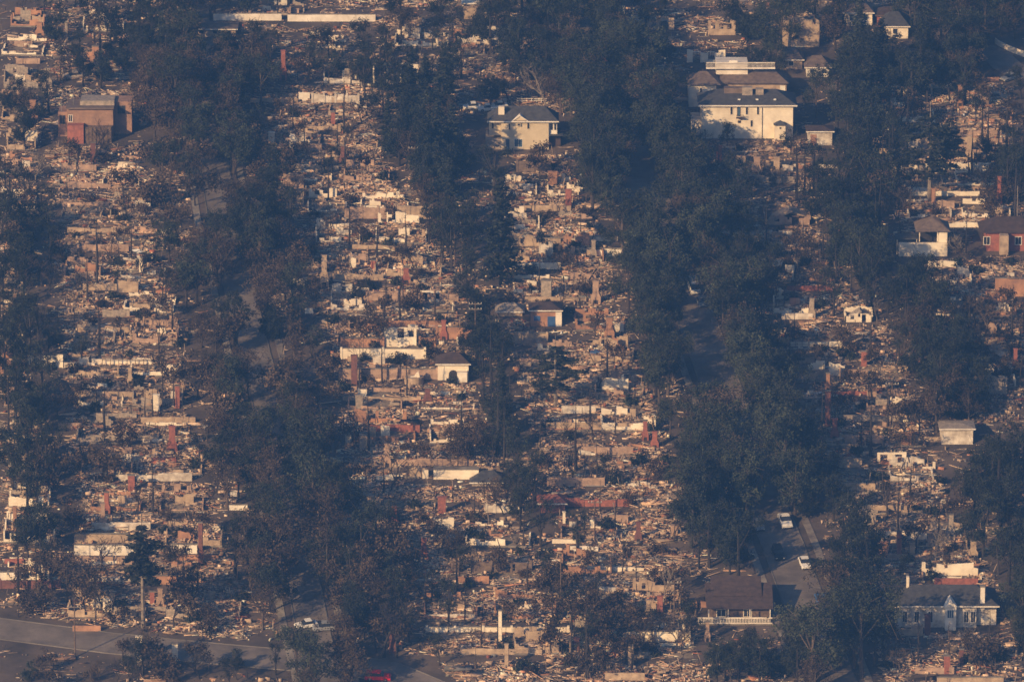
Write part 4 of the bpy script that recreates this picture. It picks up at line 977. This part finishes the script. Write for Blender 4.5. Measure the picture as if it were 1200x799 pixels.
fill([(660, 100), (830, 110), (850, 290), (740, 290), (680, 200)], 10, A(green=4, dark=4), 1.05, 8)
fill([(690, 430), (880, 430), (900, 660), (800, 660)], 9, A(green=4, dark=4), 1.0, 8)
fill([(870, 400), (960, 520), (990, 600), (930, 610)], 8, A(green=3, dark=4), 1.05, 8)
fill([(0, 280), (70, 280), (60, 560), (0, 560)], 14, A(dark=4, thin=4, bare=2), .9)
fill([(430, 120), (590, 120), (600, 250), (440, 230)], 9, A(dark=5, conifer=3), 1.0, 8)
# scattered burnt trees and shrubs inside the rubble strips
for ci, (n, c) in enumerate(zip((84, 125, 80, 125, 66, 26), COLS[:6])):
    for i in range(n):
        py = random.uniform(c[0][0]+10, min(c[-1][0], 798)); bb = band(c, py); px = random.uniform(*bb)
        if near_road(px, py, 1.5) or blocks(px, py, 3.5, .8): continue
        plant(random.choices(['bare', 'snag', 'twiggy', 'thin', 'pale'], [5, 6, 3, .8, .4])[0], px, py, random.choice([.5, .6, .8]))
    for i in range(int(n*.5)):
        py = random.uniform(c[0][0]+10, min(c[-1][0], 798)); bb = band(c, py); px = random.uniform(*bb)
        if near_road(px, py, 1.0) or blocks(px, py, 1.5, 1): continue
        plant('shrub', px, py, 1.0)
for (k, ix) in [(k, i) for k in PROT for i in range(len(PROT[k]))]:
    if (k, ix) not in usedp:
        for ch in kids[PROT[k][ix][0].name]: bpy.data.objects.remove(ch)
        bpy.data.objects.remove(PROT[k][ix][0])
print('trees', counts)

# ---------------------------------------------------------------- utility poles, hoop, frames
def pole(px, pyb, h, label, arms=1, m='wood'):
    r = thing('utility_pole', spot(px, pyb), label, 'utility pole', 'utility poles')
    MB().tube([(0, 0, -.3), (0, 0, h)], [.16, .10], 7).build('post', m, r)
    for i in range(arms):
        z = h-.5-i*1.1; a = MB().box(-1.3, 1.3, -.07, .07, z, z+.16).build('crossarm', 'pale_bark', r)
        b = MB()
        for x in (-1.2, -.6, .6, 1.2): b.tube([(x, 0, z+.16), (x, 0, z+.4)], .06, 5)
        b.build('insulator', 'lamp', a)
    return r
pole(557, 425, 12.5, 'utility pole with pale crossarm left of the tan boundary wall', 2)
pole(486, 215, 8, 'leaning-looking pole with white crossarm in the dark trees left of the beige house')
pole(657, 720, 11, 'plain tall wooden pole at lower centre', 0)
pole(1192, 262, 8, 'pale pole at the right edge below the slim red chimney', 0, 'pale_bark')
pole(697, 640, 9, 'thin utility pole in the shadowed alley at lower centre')
pole(533, 310, 9, 'utility pole in the alley right of the dark trees', 1)
pole(88, 770, 10, 'thin pole in the lower left beside the cross street', 1)
pole(1045, 500, 9, 'thin utility pole in the middle of the right block', 1)
pole(790, 735, 9, 'utility pole with white crossarm at the bottom centre right', 1)
pole(930, 770, 6, 'short pole left of the broad green tree', 0)
# basketball hoop
r = thing('basketball_hoop', spot(272, 597), 'white basketball backboard standing over a white wall by the left street', 'basketball hoop')
MB().tube([(0, .6, 0), (0, .6, 2.6), (0, .1, 3.0)], .07, 6).build('pole', 'metal', r)
bb_ = MB().box(-.9, .9, 0, .05, 2.6, 3.7).build('backboard', 'white', r)
MB().box(-.75, .75, -.01, 0, 2.75, 2.82).box(-.75, .75, -.01, 0, 3.48, 3.55).box(-.75, -.68, -.01, 0, 2.82, 3.48).box(.68, .75, -.01, 0, 2.82, 3.48).build('border', 'char', bb_)
MB().tube([(.23*math.cos(t*.6283), -.25+.23*math.sin(t*.6283), 2.85) for t in range(11)], .02, 4).build('rim', 'orange', r)
def post_fence(px0, px1, py, h, n, m, label, rails=1):
    a = spot(px0, py); b = spot(px1, py); W = b.x-a.x; r = thing('post_fence', a, label, 'fence')
    bm = MB()
    for k in range(rails): z = h-.1-k*h*.45; bm.box(0, W, -.03, .03, z-.05, z+.05)
    bm.build('rail', m, r)
    for i in range(n): x = W*i/(n-1); MB().box(x-.06, x+.06, -.065, .065, -.2, h).build('post', m, r)
post_fence(910, 970, 407, 1.2, 9, 'ash_metal', 'thin pale metal railing above the right block rubble', 2)
post_fence(120, 236, 430, 1.5, 13, 'wood', 'long thin post fence crossing the left block', 1)
post_fence(1035, 1048, 430, 1.0, 2, 'ash_metal', 'small pale metal frame standing in the right block')
post_fence(737, 795, 735, 1.0, 8, 'ash_metal', 'thin bent railing above the bottom cream wall')
post_fence(606, 640, 121, 1.0, 7, 'white', 'pale fence behind the beige house roof', 2)
def beam(p0, p1, h0, h1, label):
    a = spot(*p0); b = spot(*p1); o = MB().tube([(0, 0, h0), b-a+Vector((0, 0, h1))], .16, 5).build('fallen_beam', 'char', None, a); tag(o, label, 'beam')
beam((474, 680), (500, 708), .6, .9, 'long charred beam lying diagonally across lower centre rubble'); beam((684, 340), (699, 322), .3, 1.2, 'short charred beam leaning in the centre block')
o = MB().prism([(0, 0), (3.4, 0), (3.0, .5), (1.8, .9), (.6, .6)], 'y', 0, 2.0).build('tarpaulin', 'blue_paint', None, spot(689, 417)); tag(o, 'dark blue tarpaulin heap above the rubble right of the tiered pine', 'tarpaulin')

# ---------------------------------------------------------------- vehicles
def vehicle(px, py, rz, paint, label, kind='car', L=4.5, Wd=1.8, Hh=1.45, glass='glass', burnt=False, lift=0):
    nm = {'car': 'car', 'suv': 'car', 'van': 'van', 'pickup': 'pickup_truck', 'wreck': 'burnt_car'}[kind]
    p = spot(px, py); r = thing(nm, p+Vector((0, 0, .05)), label, 'van' if kind == 'van' else ('pickup' if kind == 'pickup' else 'car'), 'cars left along the streets and drives')
    h1 = Hh*.55; z0 = .28; w = Wd/2
    # long axis x, front at -x ; ring sections from hood to tail
    if kind == 'van': prof = [(-.5, .45, .35), (-.47, .5, .62), (-.36, .55, 1.0), (-.3, .55, 1.0)]
    sec = []
    def ring(x, zt, wt): return [(x, -w, z0), (x, -w, zt*.85), (x, -w*wt, zt), (x, w*wt, zt), (x, w, zt*.85), (x, w, z0)]
    secs = [ring(-L/2, h1*.78, .85), ring(-L/2+.25, h1*.95, .9), ring(-L*.22, h1*1.06, .92), ring(L*.30, h1*1.1, .92), ring(L*.46, h1*1.04, .9), ring(L/2, h1*.85, .85)]
    b = MB(); n = 6
    for s_ in secs: b.v += s_
    for i in range(len(secs)-1):
        for k in range(n): k2 = (k+1) % n; b.f.append((i*n+k, (i+1)*n+k, (i+1)*n+k2, i*n+k2)); b.c.append(1.)
    b.f.append(tuple(range(n))); b.f.append(tuple((len(secs)-1)*n+k for k in range(n))[::-1]); b.c += [1., 1.]
    body = b.build('body', paint, r)
    c0, c1, t0, t1 = {'car': (-.20, .36, -.04, .20), 'wreck': (-.20, .36, -.04, .20), 'suv': (-.24, .48, -.10, .44), 'van': (-.42, .49, -.32, .48), 'pickup': (-.22, .10, -.10, .06)}[kind]
    zb = h1*1.03; zt = Hh; g = MB(); wb = w*.9; wt = w*.72
    A_ = [(c0*L, -wb, zb), (c1*L, -wb, zb), (c1*L, wb, zb), (c0*L, wb, zb)]; B_ = [(t0*L, -wt, zt-.07), (t1*L, -wt, zt-.07), (t1*L, wt, zt-.07), (t0*L, wt, zt-.07)]
    g.v = A_+B_; g.f = [(0, 1, 5, 4), (1, 2, 6, 5), (2, 3, 7, 6), (3, 0, 4, 7), (4, 5, 6, 7)]; g.c = [1.]*5
    g.build('windows', 'char' if kind == 'wreck' else glass, r)
    MB().prism([(t0*L-.08, -wt-.03), (t1*L+.08, -wt-.03), (t1*L+.08, wt+.03), (t0*L-.08, wt+.03)], 'z', zt-.065, zt).build('roof', paint, r)
    for sx in (-.31, .31):
        for sy in (-1, 1):
            wh = bpy.data.objects.new('wheel', None)
            t = MB(); c = [(sx*L+.33*math.cos(q*math.pi/6), .33+.33*math.sin(q*math.pi/6)) for q in range(12)]
            y0, y1 = sorted((sy*(w-.18), sy*(w+.02))); wo = t.prism(c, 'y', y0, y1).build('wheel', 'rust' if kind == 'wreck' else 'tyre', r)
            c2_ = [(sx*L+.19*math.cos(q*math.pi/4), .33+.19*math.sin(q*math.pi/4)) for q in range(8)]
            y0, y1 = sorted((sy*(w+.02), sy*(w+.04))); MB().prism(c2_, 'y', y0, y1).build('rim', 'metal', wo)
    if kind != 'wreck':
        for sy in (-1, 1):
            MB().box(-L/2-.03, -L/2+.02, sy*w*.7-.17, sy*w*.7+.17, h1*.55, h1*.74).build('headlight', 'lamp', r)
            MB().box(L/2-.02, L/2+.03, sy*w*.75-.12, sy*w*.75+.12, h1*.55, h1*.78).build('tail_light', 'red_paint', r)
        MB().box(-L/2-.06, -L/2+.0, -w*.9, w*.9, z0-.02, z0+.14).build('bumper', 'black_paint', r)
    # rest on the slope: pitch about its own position
    pitch = Matrix.Rotation(SL, 4, 'X'); r.matrix_world = Matrix.Translation(r.location) @ pitch @ Matrix.Rotation(rz, 4, 'Z')
    return r
down = R(90)+R(8)
vehicle(912, 652, down, 'black_paint', 'dark car driving down the middle of the right street with headlights', L=4.6, Wd=2.0, Hh=1.75, kind='suv')
vehicle(943, 663, down, 'white_paint', 'white car parked at the right kerb of the right street', L=4.5, Wd=1.85, Hh=1.55)
vehicle(920, 614, down, 'white_paint', 'white pickup facing down the street above the dark car', 'pickup', 5.4, 2.1, 1.9)
vehicle(889, 618, down, 'grey_paint', 'grey car half hidden by trees left of the white pickup')
vehicle(967, 719, down, 'black_paint', 'dark car parked in the shade at the right kerb near the bottom', 'suv', 4.7, 2, 1.75)
vehicle(962, 706, down, 'blue_paint', 'dark blue car parked just behind the shaded dark car')
vehicle(813, 341, down, 'white_paint', 'white van parked up the shaded right street', 'van', 5.4, 2.0, 2.2)
vehicle(822, 357, down, 'grey_paint', 'grey car in the shade below the white van')
vehicle(553, 128, R(8), 'white_paint', 'white car parked left of the two white vehicles behind the beige house', L=3.9)
vehicle(572, 130, R(12), 'white_paint', 'middle white pickup parked behind the beige house', 'pickup', 4.6)
vehicle(584, 127, R(10), 'white_paint', 'white car parked nearest the beige house chimney', L=4.2)
vehicle(443, 796, R(176), 'red_paint', 'bright red car at the bottom edge on the cross street', 'suv', 4.7, 1.9, 1.6)
vehicle(359, 735, R(20), 'white_paint', 'white car at the foot of the left street', L=4.3)
vehicle(380, 738, R(8), 'grey_paint', 'pale grey car right of the white car at the foot of the left street', 'suv', 4.4, 1.9, 1.6)
vehicle(1163, 117, R(15), 'ash_metal', 'burnt whitish car wreck right of the orange chimney', 'wreck', 4.6)
vehicle(86, 92, R(12), 'ash_metal', 'burnt pale car wreck above the tan flat-roofed building', 'wreck', 4.6)
vehicle(1004, 84, R(5), 'blue_paint', 'blue van among trees right of the white-ended cottage', 'van', 4.6, 1.9, 1.9)
vehicle(1183, 94, R(40), 'grey_paint', 'grey car on the drive at the top right edge')
vehicle(668, 618, R(5), 'rust', 'rusty burnt car wreck beside the red-roofed outbuilding', 'wreck', 4.4)

# ---------------------------------------------------------------- labels measured against landmarks
LM = [('the brown flat-roofed building', 110, 150), ('the beige two-storey house', 612, 158), ('the long cream house', 876, 140), ('the white balcony', 862, 98),
 ('the small arched garage', 532, 435), ('the white porch railing', 866, 722), ('the white gabled house', 1108, 705), ('the red car', 443, 791), ('the dark car in the street', 912, 646),
 ('the long white wall at the top', 340, 20), ('the pink stepped chimney', 458, 636), ('the slim white pillar', 586, 735), ('the stout red chimney', 518, 593), ('the long white wall at lower left', 127, 645),
 ('the basketball hoop', 271, 590), ('the slim brick chimney', 332, 80), ('the pink chimney by a white wall', 714, 385), ('the lone tiered pine', 650, 440), ('the cream two-window ruin', 469, 395),
 ('the white yard wall at left', 52, 422), ('the orange house remnant', 640, 370), ('the dark open carport', 1082, 288), ('the tall orange wall at right', 1182, 337), ('the white container', 534, 556),
 ('the deep red chimney', 202, 516), ('the low cream shed', 1006, 371), ('the curved white wall', 1183, 58), ('the white parked vehicles', 570, 125), ('the white van', 813, 335), ('the small white building', 1120, 510),
 ('the burnt white car', 1163, 112), ('the two pale pillars', 184, 762), ('the tall pinkish ruin wall', 344, 210), ('the sagging tan roof', 922, 252), ('the reddish wall near the top', 695, 69), ('the white stub by the avenue', 709, 296),
 ('the cream wall at bottom centre', 764, 746), ('the ragged cream ruin wall', 1113, 666), ('the square brownish wall', 720, 608), ('the broad orange wall', 532, 391)]
buck = {}
for o, look, hz in autolist:
    x, y = proj(o.location.x, o.location.y, o.location.z+hz); b = min(LM, key=lambda l: (l[1]-x)**2+((l[2]-y)*1.2)**2)
    dx, dy = x-b[1], y-b[2]
    d = ('left of' if dx < 0 else 'right of') if abs(dx) > abs(dy) else ('above' if dy < 0 else 'below')
    buck.setdefault((look, b[0], d), []).append((math.hypot(dx, dy), o))
ORD = ['nearest', 'second nearest', 'third nearest', 'fourth nearest', 'fifth nearest', 'sixth nearest', 'seventh nearest', 'eighth nearest', 'ninth nearest', 'tenth nearest', 'eleventh nearest', 'twelfth nearest', 'thirteenth nearest', 'fourteenth nearest', 'fifteenth nearest', 'sixteenth nearest']
for (look, lm, d), L in buck.items():
    L.sort(key=lambda t: t[0])
    for i, (_, o) in enumerate(L):
        o['label'] = f'{look} {d} {lm}' + ('' if len(L) == 1 else f', {ORD[min(i, 15)]}')

# ---------------------------------------------------------------- haze
hz = bpy.data.materials.new('haze'); hz.use_nodes = True; t = hz.node_tree; t.nodes.remove(t.nodes['Principled BSDF'])
vp = t.nodes.new('ShaderNodeVolumePrincipled'); vp.inputs['Color'].default_value = (.082, .24, .67, 1); vp.inputs['Density'].default_value = .00024
vp.inputs['Anisotropy'].default_value = 0.0
t.links.new(vp.outputs[0], t.nodes['Material Output'].inputs['Volume'])
zt = CAM.z+8; zb = ground_z(-4000)-1.5
hb = MB().box(-430, 430, CAM.y-30, 420, zb, zt).build('haze', 'ground'); hb.data.materials.clear(); hb.data.materials.append(hz)
hb['kind'] = 'stuff'; hb['label'] = 'thin blue smoke haze over the burnt neighbourhood'; hb['category'] = 'haze'
